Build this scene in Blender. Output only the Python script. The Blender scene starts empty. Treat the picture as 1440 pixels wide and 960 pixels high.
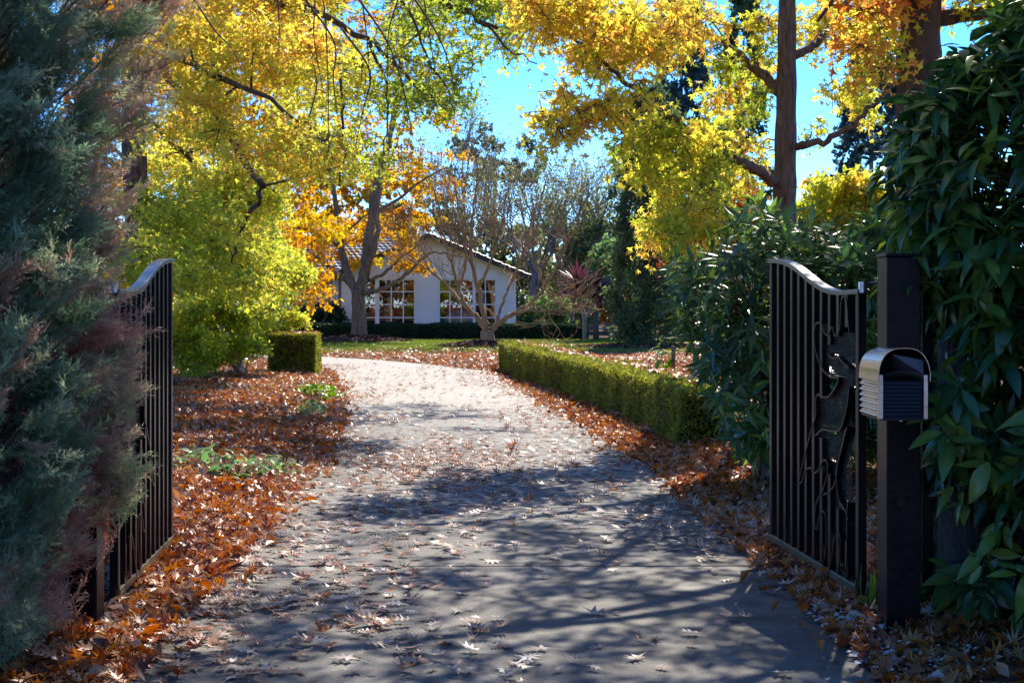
import bpy, bmesh, math, random
import numpy as np
from mathutils import Vector, Matrix

random.seed(11)
RNG = np.random.default_rng(11)
SC = bpy.context.scene
COL = SC.collection
R = math.radians

# ------------------------------------------------------------------ camera, sky, sun, exposure
cam_d = bpy.data.cameras.new("camera")
cam = bpy.data.objects.new("camera", cam_d)
COL.objects.link(cam)
EYE, FPX = 1.55, 2150.0
cam.location = (0, 0, EYE)
cam.rotation_euler = (R(90), 0, 0)
cam_d.sensor_width = 36
cam_d.lens = 36 * FPX / 1440
cam_d.shift_y = -55 / 1440
cam_d.clip_end = 2000
SC.camera = cam

SUN_AZ, SUN_EL = 17.0, 45.0          # degrees from straight ahead towards the right, and height
world = bpy.data.worlds.new("World")
SC.world = world
world.use_nodes = True
wn = world.node_tree.nodes
sky = wn.new("ShaderNodeTexSky")
sky.sky_type = 'NISHITA'
sky.sun_disc = False
sky.sun_elevation = R(SUN_EL)
sky.sun_rotation = R(SUN_AZ)
sky.air_density = 1.0
sky.dust_density = 0.0
sky.ozone_density = 6.0
sky.altitude = 3800
wn["Background"].inputs[1].default_value = 0.135
sky_hue = wn.new("ShaderNodeHueSaturation")
sky_hue.inputs["Hue"].default_value = 0.504
sky_hue.inputs["Saturation"].default_value = 1.22
sky_hue.inputs["Value"].default_value = 0.69
world.node_tree.links.new(sky.outputs[0], sky_hue.inputs["Color"])
world.node_tree.links.new(sky_hue.outputs[0], wn["Background"].inputs[0])

sun_d = bpy.data.lights.new("sun", 'SUN')
sun_d.energy = 2.6
sun_d.angle = R(0.5)
sun_d.color = (1.0, 0.92, 0.79)
sun = bpy.data.objects.new("sun", sun_d)
COL.objects.link(sun)
sv = Vector((math.sin(R(SUN_AZ)) * math.cos(R(SUN_EL)), math.cos(R(SUN_AZ)) * math.cos(R(SUN_EL)), math.sin(R(SUN_EL))))
sun.rotation_euler = (-sv).to_track_quat('-Z', 'Y').to_euler()
sun.location = sv * 60

SC.view_settings.view_transform = 'Standard'
SC.view_settings.look = 'None'
SC.view_settings.gamma = 1
SC.view_settings.use_curve_mapping = False
SC.view_settings.exposure = 2.0
SC.render.engine = 'CYCLES'
cy = SC.cycles
cy.max_bounces = 8
cy.diffuse_bounces = 4
cy.glossy_bounces = 3
cy.transmission_bounces = 6
cy.transparent_max_bounces = 8
cy.use_denoising = True
cy.caustics_reflective = False
cy.caustics_refractive = False
cy.sample_clamp_indirect = 4

# ------------------------------------------------------------------ helpers
def P(px, py, d):
    """photo pixel and distance to a point in the place"""
    return np.array([(px - 720) / FPX * d, d, EYE - (py - 425) / FPX * d])

def G(px, py):
    """photo pixel on the flat ground to x, y"""
    d = FPX * EYE / (py - 425)
    return ((px - 720) / FPX * d, d)

def tag(o, label=None, cat=None, group=None, kind=None):
    if label: o["label"] = label
    if cat: o["category"] = cat
    if group: o["group"] = group
    if kind: o["kind"] = kind
    return o

def empty(name, loc=(0, 0, 0), rz=0):
    o = bpy.data.objects.new(name, None)
    o.location = loc
    o.rotation_euler = (0, 0, rz)
    o.empty_display_size = 0.2
    COL.objects.link(o)
    return o

def np_mesh(name, V, F, mat, parent=None, tint=None, smooth=False, pinv=None):
    """V (n,3), F (m,k) of one polygon size"""
    V = np.ascontiguousarray(V, dtype=np.float32)
    F = np.ascontiguousarray(F, dtype=np.int32)
    me = bpy.data.meshes.new(name)
    me.vertices.add(len(V)); me.vertices.foreach_set("co", V.ravel())
    k = F.shape[1]
    me.loops.add(F.size); me.loops.foreach_set("vertex_index", F.ravel())
    me.polygons.add(len(F))
    me.polygons.foreach_set("loop_start", np.arange(0, F.size, k, dtype=np.int32))
    if smooth: me.polygons.foreach_set("use_smooth", np.ones(len(F), dtype=bool))
    me.update(calc_edges=True)
    if tint is not None:
        a = me.attributes.new("tint", 'FLOAT', 'POINT')
        a.data.foreach_set("value", np.ascontiguousarray(tint, dtype=np.float32))
    me.materials.append(mat)
    o = bpy.data.objects.new(name, me)
    COL.objects.link(o)
    if parent is not None:
        o.parent = parent
        o.matrix_parent_inverse = parent_inverse(parent)
    return o

def parent_inverse(p):
    m = Matrix.LocRotScale(p.location, p.rotation_euler, p.scale)
    q = p.parent
    if q is not None:
        m = Matrix.LocRotScale(q.location, q.rotation_euler, q.scale) @ q.matrix_parent_inverse @ m if False else m
    return m.inverted()

class MB:
    """collects polygons, builds one mesh object"""
    def __init__(self): self.v, self.f = [], []
    def add(self, vs, fs):
        b = len(self.v)
        self.v.extend([tuple(map(float, q)) for q in vs])
        self.f.extend([tuple(i + b for i in q) for q in fs])
    def box(self, x0, x1, y0, y1, z0, z1, M=None):
        vs = [(x0,y0,z0),(x1,y0,z0),(x1,y1,z0),(x0,y1,z0),(x0,y0,z1),(x1,y0,z1),(x1,y1,z1),(x0,y1,z1)]
        if M is not None: vs = [tuple(M @ Vector(q)) for q in vs]
        self.add(vs, [(0,3,2,1),(4,5,6,7),(0,1,5,4),(1,2,6,5),(2,3,7,6),(3,0,4,7)])
    def tube(self, pts, r, n=6, cap=True):
        pts = [np.asarray(p, float) for p in pts]
        r = list(r) if hasattr(r, '__len__') else [r] * len(pts)
        rings = []
        up = np.array([0.13, 0.31, 0.94])
        for i, p in enumerate(pts):
            t = pts[min(i+1, len(pts)-1)] - pts[max(i-1, 0)]
            t = t / (np.linalg.norm(t) + 1e-9)
            if abs(t @ up) > 0.97: ref = np.array([1.0, 0, 0])
            else: ref = up
            a = np.cross(t, ref); a /= np.linalg.norm(a) + 1e-9
            b = np.cross(t, a)
            rings.append([p + r[i] * (math.cos(2*math.pi*k/n) * a + math.sin(2*math.pi*k/n) * b) for k in range(n)])
        vs = [q for ring in rings for q in ring]
        fs = []
        for i in range(len(pts) - 1):
            for k in range(n):
                k2 = (k + 1) % n
                fs.append((i*n+k, i*n+k2, (i+1)*n+k2, (i+1)*n+k))
        if cap:
            fs.append(tuple(range(n))[::-1]); fs.append(tuple((len(pts)-1)*n + k for k in range(n)))
        self.add(vs, fs)
    def ribbon(self, pts, side, t):
        """flat strip standing on a polyline: pts list of 3d, side = half depth vector, t = half thickness"""
        pts = [np.asarray(p, float) for p in pts]
        side = np.asarray(side, float)
        vs = []
        for i, p in enumerate(pts):
            d = pts[min(i+1, len(pts)-1)] - pts[max(i-1, 0)]
            n = np.cross(d, side); n = n / (np.linalg.norm(n) + 1e-9) * t
            vs += [p - side - n, p + side - n, p + side + n, p - side + n]
        fs = []
        for i in range(len(pts) - 1):
            a, b = i*4, i*4+4
            for k in range(4): fs.append((a+k, a+(k+1)%4, b+(k+1)%4, b+k))
        fs.append((3,2,1,0)); e = (len(pts)-1)*4; fs.append((e,e+1,e+2,e+3))
        self.add(vs, fs)
    def build(self, name, mat, parent=None, smooth=False, bevel=0):
        me = bpy.data.meshes.new(name)
        me.from_pydata(self.v, [], self.f)
        bm = bmesh.new(); bm.from_mesh(me)
        bmesh.ops.recalc_face_normals(bm, faces=bm.faces)
        if bevel:
            bmesh.ops.bevel(bm, geom=[e for e in bm.edges if e.is_manifold and e.calc_face_angle(0) > 0.6], offset=bevel, segments=2, affect='EDGES', profile=0.5)
        bm.to_mesh(me); bm.free()
        if smooth: me.polygons.foreach_set("use_smooth", [True] * len(me.polygons))
        me.materials.append(mat)
        o = bpy.data.objects.new(name, me)
        COL.objects.link(o)
        if parent is not None:
            o.parent = parent
            o.matrix_parent_inverse = parent_inverse(parent)
        return o

def catmull(pts, n=6):
    pts = [np.asarray(p, float) for p in pts]
    if len(pts) < 3: 
        return [pts[0] + (pts[-1]-pts[0]) * t for t in np.linspace(0, 1, n+1)]
    q = [2*pts[0]-pts[1]] + pts + [2*pts[-1]-pts[-2]]
    out = []
    for i in range(1, len(q) - 2):
        for t in np.linspace(0, 1, n, endpoint=False):
            a, b, c, d = q[i-1], q[i], q[i+1], q[i+2]
            out.append(0.5 * ((2*b) + (c-a)*t + (2*a-5*b+4*c-d)*t*t + (3*b-a-3*c+d)*t**3))
    out.append(pts[-1])
    return out

def vnoise(p, seed=0):
    """smooth value noise of (n,3) points, -1..1"""
    p = np.asarray(p, float)
    i = np.floor(p).astype(np.int64); f = p - i
    f = f * f * (3 - 2 * f)
    def h(a, b, c):
        n = (a * 374761393 + b * 668265263 + c * 2147483647 + seed * 974634777) & 0xffffffff
        n = ((n ^ (n >> 13)) * 1274126177) & 0xffffffff
        return ((n ^ (n >> 16)) & 0xffff) / 32767.5 - 1
    r = 0
    for dx in (0, 1):
        for dy in (0, 1):
            for dz in (0, 1):
                w = (f[:,0] if dx else 1-f[:,0]) * (f[:,1] if dy else 1-f[:,1]) * (f[:,2] if dz else 1-f[:,2])
                r = r + w * h(i[:,0]+dx, i[:,1]+dy, i[:,2]+dz)
    return r

def euler_R(yaw, pitch, roll):
    cy_, sy = np.cos(yaw), np.sin(yaw); cp, sp = np.cos(pitch), np.sin(pitch); cr, sr = np.cos(roll), np.sin(roll)
    o, z = np.ones_like(yaw), np.zeros_like(yaw)
    Rz = np.stack([np.stack([cy_, -sy, z], -1), np.stack([sy, cy_, z], -1), np.stack([z, z, o], -1)], -2)
    Rx = np.stack([np.stack([o, z, z], -1), np.stack([z, cp, -sp], -1), np.stack([z, sp, cp], -1)], -2)
    Ry = np.stack([np.stack([cr, z, sr], -1), np.stack([z, o, z], -1), np.stack([-sr, z, cr], -1)], -2)
    return Rz @ Rx @ Ry

def dir_R(d, up, spin=None):
    """local y along d, local z near up"""
    d = d / (np.linalg.norm(d, axis=1, keepdims=True) + 1e-9)
    x = np.cross(d, up); x /= np.linalg.norm(x, axis=1, keepdims=True) + 1e-9
    z = np.cross(x, d)
    if spin is not None:
        c, s = np.cos(spin)[:, None], np.sin(spin)[:, None]
        x, z = c * x + s * z, -s * x + c * z
    return np.stack([x, d, z], -1)

def scatter(name, temps, pos, Rm, scale, tint, mat, parent=None, smooth=False):
    """many leaves in one mesh; temps = list of (V, tris)"""
    pos = np.asarray(pos); N = len(pos)
    pick = RNG.integers(0, len(temps), N)
    Vs, Fs, Ts, base = [], [], [], 0
    for k, tp in enumerate(temps):
        TV, TF = tp[0], tp[1]
        off = tp[2] if len(tp) > 2 else np.zeros(len(TV))
        m = pick == k
        n = int(m.sum())
        if n == 0: continue
        sc = np.asarray(scale)[m]
        loc = TV[None] * (sc[:, None, None] if sc.ndim == 1 else sc[:, None, :])
        W = np.einsum('nij,nvj->nvi', Rm[m], loc) + pos[m][:, None, :]
        Vs.append(W.reshape(-1, 3))
        Fs.append((TF[None] + (np.arange(n) * len(TV))[:, None, None] + base).reshape(-1, 3))
        Ts.append(np.clip(np.asarray(tint)[m][:, None] + off[None], 0, 1).ravel())
        base += n * len(TV)
    return np_mesh(name, np.concatenate(Vs), np.concatenate(Fs), mat, parent, np.concatenate(Ts), smooth)

# ------------------------------------------------------------------ leaf templates
def star_leaf(curl=0.15):
    ang = [-90, -38, -8, 22, 50, 72, 90, 108, 130, 158, 188, 218, 270]
    rad = [.05, .40, .86, .36, .98, .40, 1.1, .40, .98, .36, .86, .40, .05]
    v = [(0, 0, 0)]
    for a, r in zip(ang, rad):
        x, y = r * math.cos(R(a)), r * math.sin(R(a))
        v.append((x, y, -curl * r * r + 0.12 * abs(x)))
    f = [(0, i, i + 1) for i in range(1, len(ang))]
    return np.array(v, float) * 0.5, np.array(f)

def oak_leaf(curl=0.2, twist=0.0, fold=0.15):
    body = [(0, -.55), (.10, -.1), (.09, .3), (0, .55), (-.09, .3), (-.10, -.1)]
    lobes = [((.09,-.20),(.36,-.12),(.10,0.02)), ((.10,.02),(.42,.26),(.10,.20)), ((.09,.22),(.28,.52),(.05,.38)),
             ((.05,.38),(.0,.72),(-.05,.38))]
    v = [(x, y) for x, y in body]
    f = [(0,1,5),(1,2,5),(2,4,5),(2,3,4)]
    for a, b, c in lobes:
        for s in ((1, -1) if b[0] else (1,)):
            i = len(v)
            v += [(s*a[0], a[1]), (s*b[0], b[1]), (s*c[0], c[1])]
            f.append((i, i+1, i+2) if s > 0 else (i, i+2, i+1))
    # stalk
    i = len(v); v += [(-.012, -.5), (.012, -.5), (0, -.95)]; f.append((i, i+2, i+1))
    out = []
    for x, y in v:
        z = curl * (y*y) + fold * abs(x) * 1.3 + twist * x * y
        out.append((x, y, z))
    return np.array(out, float), np.array(f)

def blade_leaf(w=0.32, droop=0.25, fold=0.12, n=5):
    v, f = [], []
    prof = [0.12, .72, 1.0, .86, .5, .02] if n == 5 else [0.15, 1, .75, .02]
    for i in range(n + 1):
        y = i / n
        hw = w * 0.5 * prof[i]
        z = -droop * y * y
        v += [(-hw, y, z + fold * hw * 2), (0, y, z), (hw, y, z + fold * hw * 2)]
    for i in range(n):
        a = i * 3
        f += [(a, a+1, a+4), (a, a+4, a+3), (a+1, a+2, a+5), (a+1, a+5, a+4)]
    return np.array(v, float), np.array(f)

def rhomb(w=0.6, fold=0.15):
    return np.array([(0,-.5,0),(w/2,0,fold),(0,.5,0),(-w/2,0,fold)], float), np.array([(0,1,2),(0,2,3)])

def frond(nsub=11, nneed=20, seed=0, spread=0.42):
    """feathery plume along +y, length about 1; thin needles"""
    rr = np.random.default_rng(seed)
    v, f = [], []
    def tri(a, b, c):
        i = len(v); v.extend([a, b, c]); f.append((i, i+1, i+2))
    subs = [(np.array([0,0,0.]), np.array([0,1.,.06]), 1.0, int(nneed*1.5))]
    for s in range(nsub):
        t = 0.1 + 0.75 * s / nsub
        o = np.array([0, t, .06*t])
        a = rr.uniform(0, 2*math.pi)
        dvec = np.array([math.cos(a)*.75, rr.uniform(.7,1.1), math.sin(a)*.75 + .1])
        dvec /= np.linalg.norm(dvec)
        subs.append((o, dvec, spread * rr.uniform(.6,1.1) * (1.1 - .5*t), nneed))
    for o, d, L, n in subs:
        a = np.cross(d, [0.2, .1, .97]); a /= np.linalg.norm(a); b = np.cross(d, a)
        tri(o - a*.006, o + a*.006, o + d*L)
        for k in range(n):
            t = (k + .5) / n
            p = o + d * L * t
            ph = rr.uniform(0, 2*math.pi)
            side = math.cos(ph)*a + math.sin(ph)*b
            nd = side * .8 + d * rr.uniform(.5, .9)
            nd /= np.linalg.norm(nd)
            ln = .16 * rr.uniform(.7, 1.2) * (1 - .35*t)
            w = np.cross(nd, d); w /= np.linalg.norm(w) + 1e-9
            tri(p - w*.0125, p + w*.0125, p + nd*ln)
    return np.array(v, float), np.array(f)

def rib(t, a=.22, b=-.05, seed=0):
    """paler midrib and a slightly blotched blade (pigment, not shade)"""
    V, F = t
    o = np.where(np.abs(V[:, 0]) < 1e-6, a, b) + np.random.default_rng(seed).normal(0, .06, len(V))
    return V, F, o

# ------------------------------------------------------------------ materials
def mat_new(name):
    m = bpy.data.materials.new(name); m.use_nodes = True
    nt = m.node_tree
    return m, nt, nt.nodes, nt.links, nt.nodes["Principled BSDF"]

def ramp(nodes, cols):
    r = nodes.new("ShaderNodeValToRGB")
    e = r.color_ramp.elements
    while len(e) < len(cols): e.new(0.5)
    for i, c in enumerate(cols):
        e[i].position = i / (len(cols) - 1)
        e[i].color = (*c, 1)
    return r

def leaf_mat(name, cols, trans=0.45, rough=0.5, spec=0.3, tsat=1.1, tval=1.25):
    m, nt, N, L, b = mat_new(name)
    a = N.new("ShaderNodeAttribute"); a.attribute_name = "tint"
    r = ramp(N, cols)
    L.new(a.outputs["Fac"], r.inputs[0])
    L.new(r.outputs[0], b.inputs["Base Color"])
    b.inputs["Roughness"].default_value = rough
    b.inputs["Specular IOR Level"].default_value = spec
    if trans > 0:
        t = N.new("ShaderNodeBsdfTranslucent")
        h = N.new("ShaderNodeHueSaturation")
        h.inputs["Saturation"].default_value = tsat
        h.inputs["Value"].default_value = tval
        L.new(r.outputs[0], h.inputs["Color"]); L.new(h.outputs[0], t.inputs[0])
        mx = N.new("ShaderNodeMixShader"); mx.inputs[0].default_value = trans
        L.new(b.outputs[0], mx.inputs[1]); L.new(t.outputs[0], mx.inputs[2])
        L.new(mx.outputs[0], N["Material Output"].inputs[0])
    return m

def bark_mat(name, c1, c2, scale=14, stretch=0.22, bump=0.6, rough=0.85):
    m, nt, N, L, b = mat_new(name)
    tc = N.new("ShaderNodeTexCoord"); mp = N.new("ShaderNodeMapping")
    mp.inputs["Scale"].default_value = (1, 1, stretch)
    L.new(tc.outputs["Object"], mp.inputs[0])
    n1 = N.new("ShaderNodeTexNoise"); n1.inputs["Scale"].default_value = scale; n1.inputs["Detail"].default_value = 6
    n1.inputs["Roughness"].default_value = 0.65
    L.new(mp.outputs[0], n1.inputs[0])
    v = N.new("ShaderNodeTexVoronoi"); v.feature = 'DISTANCE_TO_EDGE'; v.inputs["Scale"].default_value = scale * 1.3
    L.new(mp.outputs[0], v.inputs[0])
    r = ramp(N, [c1, c2]); r.color_ramp.elements[0].position = .32; r.color_ramp.elements[1].position = .68
    L.new(n1.outputs[0], r.inputs[0]); L.new(r.outputs[0], b.inputs["Base Color"])
    mm = N.new("ShaderNodeMath"); mm.operation = 'ADD'
    mu = N.new("ShaderNodeMath"); mu.operation = 'MINIMUM'; mu.inputs[1].default_value = .25
    L.new(v.outputs[0], mu.inputs[0])
    L.new(n1.outputs[0], mm.inputs[0]); L.new(mu.outputs[0], mm.inputs[1])
    bp = N.new("ShaderNodeBump"); bp.inputs["Strength"].default_value = bump; bp.inputs["Distance"].default_value = 0.05
    L.new(mm.outputs[0], bp.inputs["Height"]); L.new(bp.outputs[0], b.inputs["Normal"])
    b.inputs["Roughness"].default_value = rough
    b.inputs["Specular IOR Level"].default_value = 0.2
    return m

def noise_mat(name, cols, scale=4, rough=0.8, spec=0.3, bump=0.0, bscale=40, metallic=0, detail=6, dist=0.01):
    m, nt, N, L, b = mat_new(name)
    tc = N.new("ShaderNodeTexCoord")
    n1 = N.new("ShaderNodeTexNoise"); n1.inputs["Scale"].default_value = scale; n1.inputs["Detail"].default_value = detail
    L.new(tc.outputs["Object"], n1.inputs[0])
    r = ramp(N, cols); r.color_ramp.elements[0].position = .3; r.color_ramp.elements[len(cols)-1].position = .7
    L.new(n1.outputs[0], r.inputs[0]); L.new(r.outputs[0], b.inputs["Base Color"])
    b.inputs["Roughness"].default_value = rough; b.inputs["Specular IOR Level"].default_value = spec
    b.inputs["Metallic"].default_value = metallic
    if bump:
        n2 = N.new("ShaderNodeTexNoise"); n2.inputs["Scale"].default_value = bscale; n2.inputs["Detail"].default_value = 5
        L.new(tc.outputs["Object"], n2.inputs[0])
        bp = N.new("ShaderNodeBump"); bp.inputs["Strength"].default_value = bump; bp.inputs["Distance"].default_value = dist
        L.new(n2.outputs[0], bp.inputs["Height"]); L.new(bp.outputs[0], b.inputs["Normal"])
    return m

def concrete_mat():
    m, nt, N, L, b = mat_new("driveway_concrete")
    tc = N.new("ShaderNodeTexCoord")
    def noise(s, d=6, rg=.6):
        n = N.new("ShaderNodeTexNoise"); n.inputs["Scale"].default_value = s; n.inputs["Detail"].default_value = d; n.inputs["Roughness"].default_value = rg
        L.new(tc.outputs["Object"], n.inputs[0]); return n
    big, mid, fine = noise(.55), noise(5), noise(75, 8, .85)
    r1 = ramp(N, [(.075,.069,.062), (.125,.115,.102), (.175,.162,.145)])
    r1.color_ramp.elements[0].position = .3; r1.color_ramp.elements[2].position = .72
    L.new(big.outputs[0], r1.inputs[0])
    r2 = ramp(N, [(.58,.58,.58), (1.25,1.25,1.25)]); r2.color_ramp.elements[0].position = .35; r2.color_ramp.elements[1].position = .65
    L.new(mid.outputs[0], r2.inputs[0])
    r3 = ramp(N, [(.30,.30,.31), (1.7,1.69,1.65)]); r3.color_ramp.elements[0].position = .33; r3.color_ramp.elements[1].position = .67
    L.new(fine.outputs[0], r3.inputs[0])
    m1 = N.new("ShaderNodeMix"); m1.data_type = 'RGBA'; m1.blend_type = 'MULTIPLY'; m1.inputs[0].default_value = 1
    L.new(r1.outputs[0], m1.inputs[6]); L.new(r2.outputs[0], m1.inputs[7])
    m2 = N.new("ShaderNodeMix"); m2.data_type = 'RGBA'; m2.blend_type = 'MULTIPLY'; m2.inputs[0].default_value = 1
    L.new(m1.outputs[2], m2.inputs[6]); L.new(r3.outputs[0], m2.inputs[7])
    wv = N.new("ShaderNodeTexVoronoi"); wv.feature = 'DISTANCE_TO_EDGE'; wv.inputs["Scale"].default_value = .42
    dm = N.new("ShaderNodeMix"); dm.data_type = 'VECTOR'; dm.inputs[0].default_value = .12
    L.new(tc.outputs["Object"], dm.inputs[4]); L.new(mid.outputs[1], dm.inputs[5]); L.new(dm.outputs[1], wv.inputs[0])
    ck = N.new("ShaderNodeMapRange"); ck.inputs[1].default_value = 0; ck.inputs[2].default_value = .006; ck.inputs[3].default_value = .45; ck.inputs[4].default_value = 1
    L.new(wv.outputs[0], ck.inputs[0])
    st = noise(1.7, 8, .7); sr = N.new("ShaderNodeMapRange"); sr.inputs[1].default_value = .56; sr.inputs[2].default_value = .72; sr.inputs[3].default_value = 1; sr.inputs[4].default_value = .55
    L.new(st.outputs[0], sr.inputs[0])
    cm = N.new("ShaderNodeMath"); cm.operation = 'MULTIPLY'; L.new(ck.outputs[0], cm.inputs[0]); L.new(sr.outputs[0], cm.inputs[1])
    m4 = N.new("ShaderNodeMix"); m4.data_type = 'RGBA'; m4.blend_type = 'MULTIPLY'; m4.inputs[0].default_value = 1
    L.new(m2.outputs[2], m4.inputs[6]); L.new(cm.outputs[0], m4.inputs[7]); m2 = m4
    # the far sweep of the drive is surfaced with pale gravel
    sx = N.new("ShaderNodeSeparateXYZ"); L.new(tc.outputs["Object"], sx.inputs[0])
    mr = N.new("ShaderNodeMapRange"); mr.inputs[1].default_value = 17; mr.inputs[2].default_value = 25
    L.new(sx.outputs[1], mr.inputs[0])
    gr = ramp(N, [(.17,.155,.135), (.40,.37,.32)]); L.new(fine.outputs[0], gr.inputs[0])
    gr.color_ramp.elements[0].position = .3; gr.color_ramp.elements[1].position = .7
    m3 = N.new("ShaderNodeMix"); m3.data_type = 'RGBA'
    L.new(mr.outputs[0], m3.inputs[0]); L.new(m2.outputs[2], m3.inputs[6]); L.new(gr.outputs[0], m3.inputs[7])
    L.new(m3.outputs[2], b.inputs["Base Color"])
    ad = N.new("ShaderNodeMath"); ad.operation = 'ADD'
    L.new(fine.outputs[0], ad.inputs[0]); L.new(mid.outputs[0], ad.inputs[1])
    bp = N.new("ShaderNodeBump"); bp.inputs["Strength"].default_value = .5; bp.inputs["Distance"].default_value = .006
    L.new(ad.outputs[0], bp.inputs["Height"]); L.new(bp.outputs[0], b.inputs["Normal"])
    b.inputs["Roughness"].default_value = .75; b.inputs["Specular IOR Level"].default_value = .35
    return m

M = {}
M['concrete'] = concrete_mat()
M['soil'] = noise_mat("soil", [(.045,.026,.017), (.12,.06,.035)], 3, .95, .1, .8, 30, dist=.03)
M['lawn'] = noise_mat("lawn_turf", [(.09,.14,.025), (.20,.22,.05), (.13,.17,.035)], 1.2, .95, .1, .6, 60, dist=.03)
M['litter'] = leaf_mat("fallen_leaf", [(.08,.03,.018), (.25,.06,.018), (.42,.11,.02), (.48,.18,.04), (.38,.23,.15), (.58,.46,.37)], .28, .42, .5)
M['drive_litter'] = leaf_mat("dry_leaf", [(.16,.05,.02), (.38,.12,.03), (.36,.23,.15), (.52,.41,.33), (.64,.55,.48)], .25, .40, .5)
M['mulch'] = leaf_mat("mulch_chip", [(.035,.014,.012), (.10,.035,.028), (.20,.09,.06), (.30,.18,.13)], 0, .8, .2)
M['black'] = noise_mat("black_gloss_paint", [(.003,.003,.004), (.007,.007,.008)], 8, .3, .35, .05, 60)
M['black_post'] = noise_mat("black_post_paint", [(.003,.003,.004), (.007,.006,.006)], 6, .35, .2, .25, 25)
M['alu'] = noise_mat("worn_rail_paint", [(.075,.065,.035), (.14,.12,.07)], 20, .3, .8, .1, 60)  # warm reflection of the yellow trees put into the rail colour
M['mesh'] = noise_mat("rust_dulled_mesh", [(.07,.052,.04), (.16,.12,.095)], 14, .4, .5)  # brown that the strips reflect is put into their base colour
M['galv'] = noise_mat("galvanised_steel", [(.45,.45,.46), (.62,.62,.62)], 12, .3, .5, .08, 50, metallic=1)
M['stainless'] = noise_mat("stainless_sheet", [(.55,.54,.52), (.66,.65,.63)], 5, .22, .5, .05, 30, metallic=1)
M['dark_sheet'] = noise_mat("dark_corrugated_sheet", [(.008,.009,.013), (.014,.015,.02)], 5, .4, .3)
M['flap'] = noise_mat("dull_grey_sheet", [(.10,.10,.105), (.16,.16,.165)], 9, .5, .3)
M['bark_oak'] = bark_mat("oak_bark", (.05,.033,.025), (.17,.11,.08), 16)
M['bark_amber'] = bark_mat("liquidambar_bark", (.09,.062,.048), (.30,.21,.155), 26, .2, .9)
M['bark_maple'] = bark_mat("maple_bark", (.12,.066,.042), (.30,.185,.12), 10)
M['bark_pale'] = bark_mat("smooth_pale_bark", (.24,.13,.065), (.42,.26,.14), 6, .3, .3)
M['bark_grey'] = bark_mat("grey_bark", (.20,.16,.13), (.36,.31,.26), 8)
M['twig_tan'] = bark_mat("tan_twig", (.16,.10,.07), (.32,.22,.16), 6)
M['timber'] = bark_mat("weathered_timber", (.05,.042,.036), (.13,.11,.095), 22, .12, .5)
M['wall_white'] = noise_mat("white_painted_brick", [(.78,.77,.75), (.85,.84,.82)], 1.5, .7, .3, .15, 20)
M['wall_beige'] = noise_mat("beige_render", [(.48,.43,.36), (.54,.49,.41)], 1.5, .8, .2, .1, 30)
M['white'] = noise_mat("white_window_paint", [(.80,.80,.79), (.86,.86,.85)], 3, .45, .4)
M['fascia'] = noise_mat("dark_fascia_paint", [(.03,.024,.024), (.05,.04,.04)], 4, .5, .4)
M['roof'] = noise_mat("grey_roof_tile", [(.10,.10,.105), (.20,.195,.19)], 3, .33, .6, .3, 30)
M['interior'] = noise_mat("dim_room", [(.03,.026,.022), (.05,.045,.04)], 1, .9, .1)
M['fabric'] = noise_mat("pale_upholstery", [(.6,.58,.6), (.7,.68,.7)], 4, .9, .2)
M['stone'] = noise_mat("pale_pebble", [(.35,.34,.33), (.7,.69,.67)], 30, .7, .3)
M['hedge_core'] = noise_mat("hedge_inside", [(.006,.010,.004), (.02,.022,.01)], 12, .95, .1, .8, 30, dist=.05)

m, nt, N, L, b = mat_new("window_glass")
gl = N.new("ShaderNodeBsdfGlossy"); gl.inputs["Roughness"].default_value = .01; gl.inputs[0].default_value = (.9,.92,.95,1)
tr = N.new("ShaderNodeBsdfTransparent"); tr.inputs[0].default_value = (.6,.63,.63,1)
mx = N.new("ShaderNodeMixShader"); mx.inputs[0].default_value = .16
L.new(tr.outputs[0], mx.inputs[1]); L.new(gl.outputs[0], mx.inputs[2]); L.new(mx.outputs[0], N["Material Output"].inputs[0])
M['glass'] = m

# autumn foliage (leaf pigments, dark to light)
M['pinoak'] = leaf_mat("pin_oak_leaf", [(.13,.19,.02), (.27,.34,.03), (.46,.46,.045), (.60,.46,.05), (.60,.30,.045), (.50,.15,.03)], .66, .5, .3, 1.0, 1.65)
M['amber'] = leaf_mat("liquidambar_leaf", [(.13,.21,.02), (.31,.37,.03), (.56,.52,.05), (.66,.50,.06), (.62,.34,.06), (.48,.16,.03)], .66, .5, .3, 1.0, 1.6)
M['maple'] = leaf_mat("maple_leaf", [(.44,.40,.03), (.55,.36,.03), (.58,.25,.02), (.50,.14,.015)], .6, .5, .3, 1.1, 1.4)
M['golden'] = leaf_mat("golden_shrub_leaf", [(.17,.25,.02), (.32,.40,.03), (.48,.50,.04), (.60,.46,.04), (.58,.26,.04)], .6, .5, .3, 1.0, 1.5)
M['box'] = leaf_mat("box_leaf", [(.10,.095,.03), (.18,.18,.035), (.28,.29,.045), (.42,.44,.07)], .5, .45, .35)
M['darkhedge'] = leaf_mat("dark_hedge_leaf", [(.015,.035,.018), (.03,.065,.03), (.065,.11,.045)], .3, .45, .35)
M['laurel'] = leaf_mat("laurel_leaf", [(.022,.062,.02), (.042,.105,.028), (.075,.15,.034), (.18,.26,.04)], .3, .27, .5, 1.1, 1.6)
M['rhodo'] = leaf_mat("rhododendron_leaf", [(.03,.07,.03), (.055,.12,.04), (.09,.17,.045), (.18,.25,.04), (.36,.28,.05)], .35, .32, .5, 1.1, 1.6)
M['bluefir'] = leaf_mat("blue_green_needle", [(.09,.15,.075), (.15,.23,.125), (.23,.33,.20), (.38,.40,.24), (.48,.27,.18)], .5, .5, .3, 1.0, 1.5)
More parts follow.
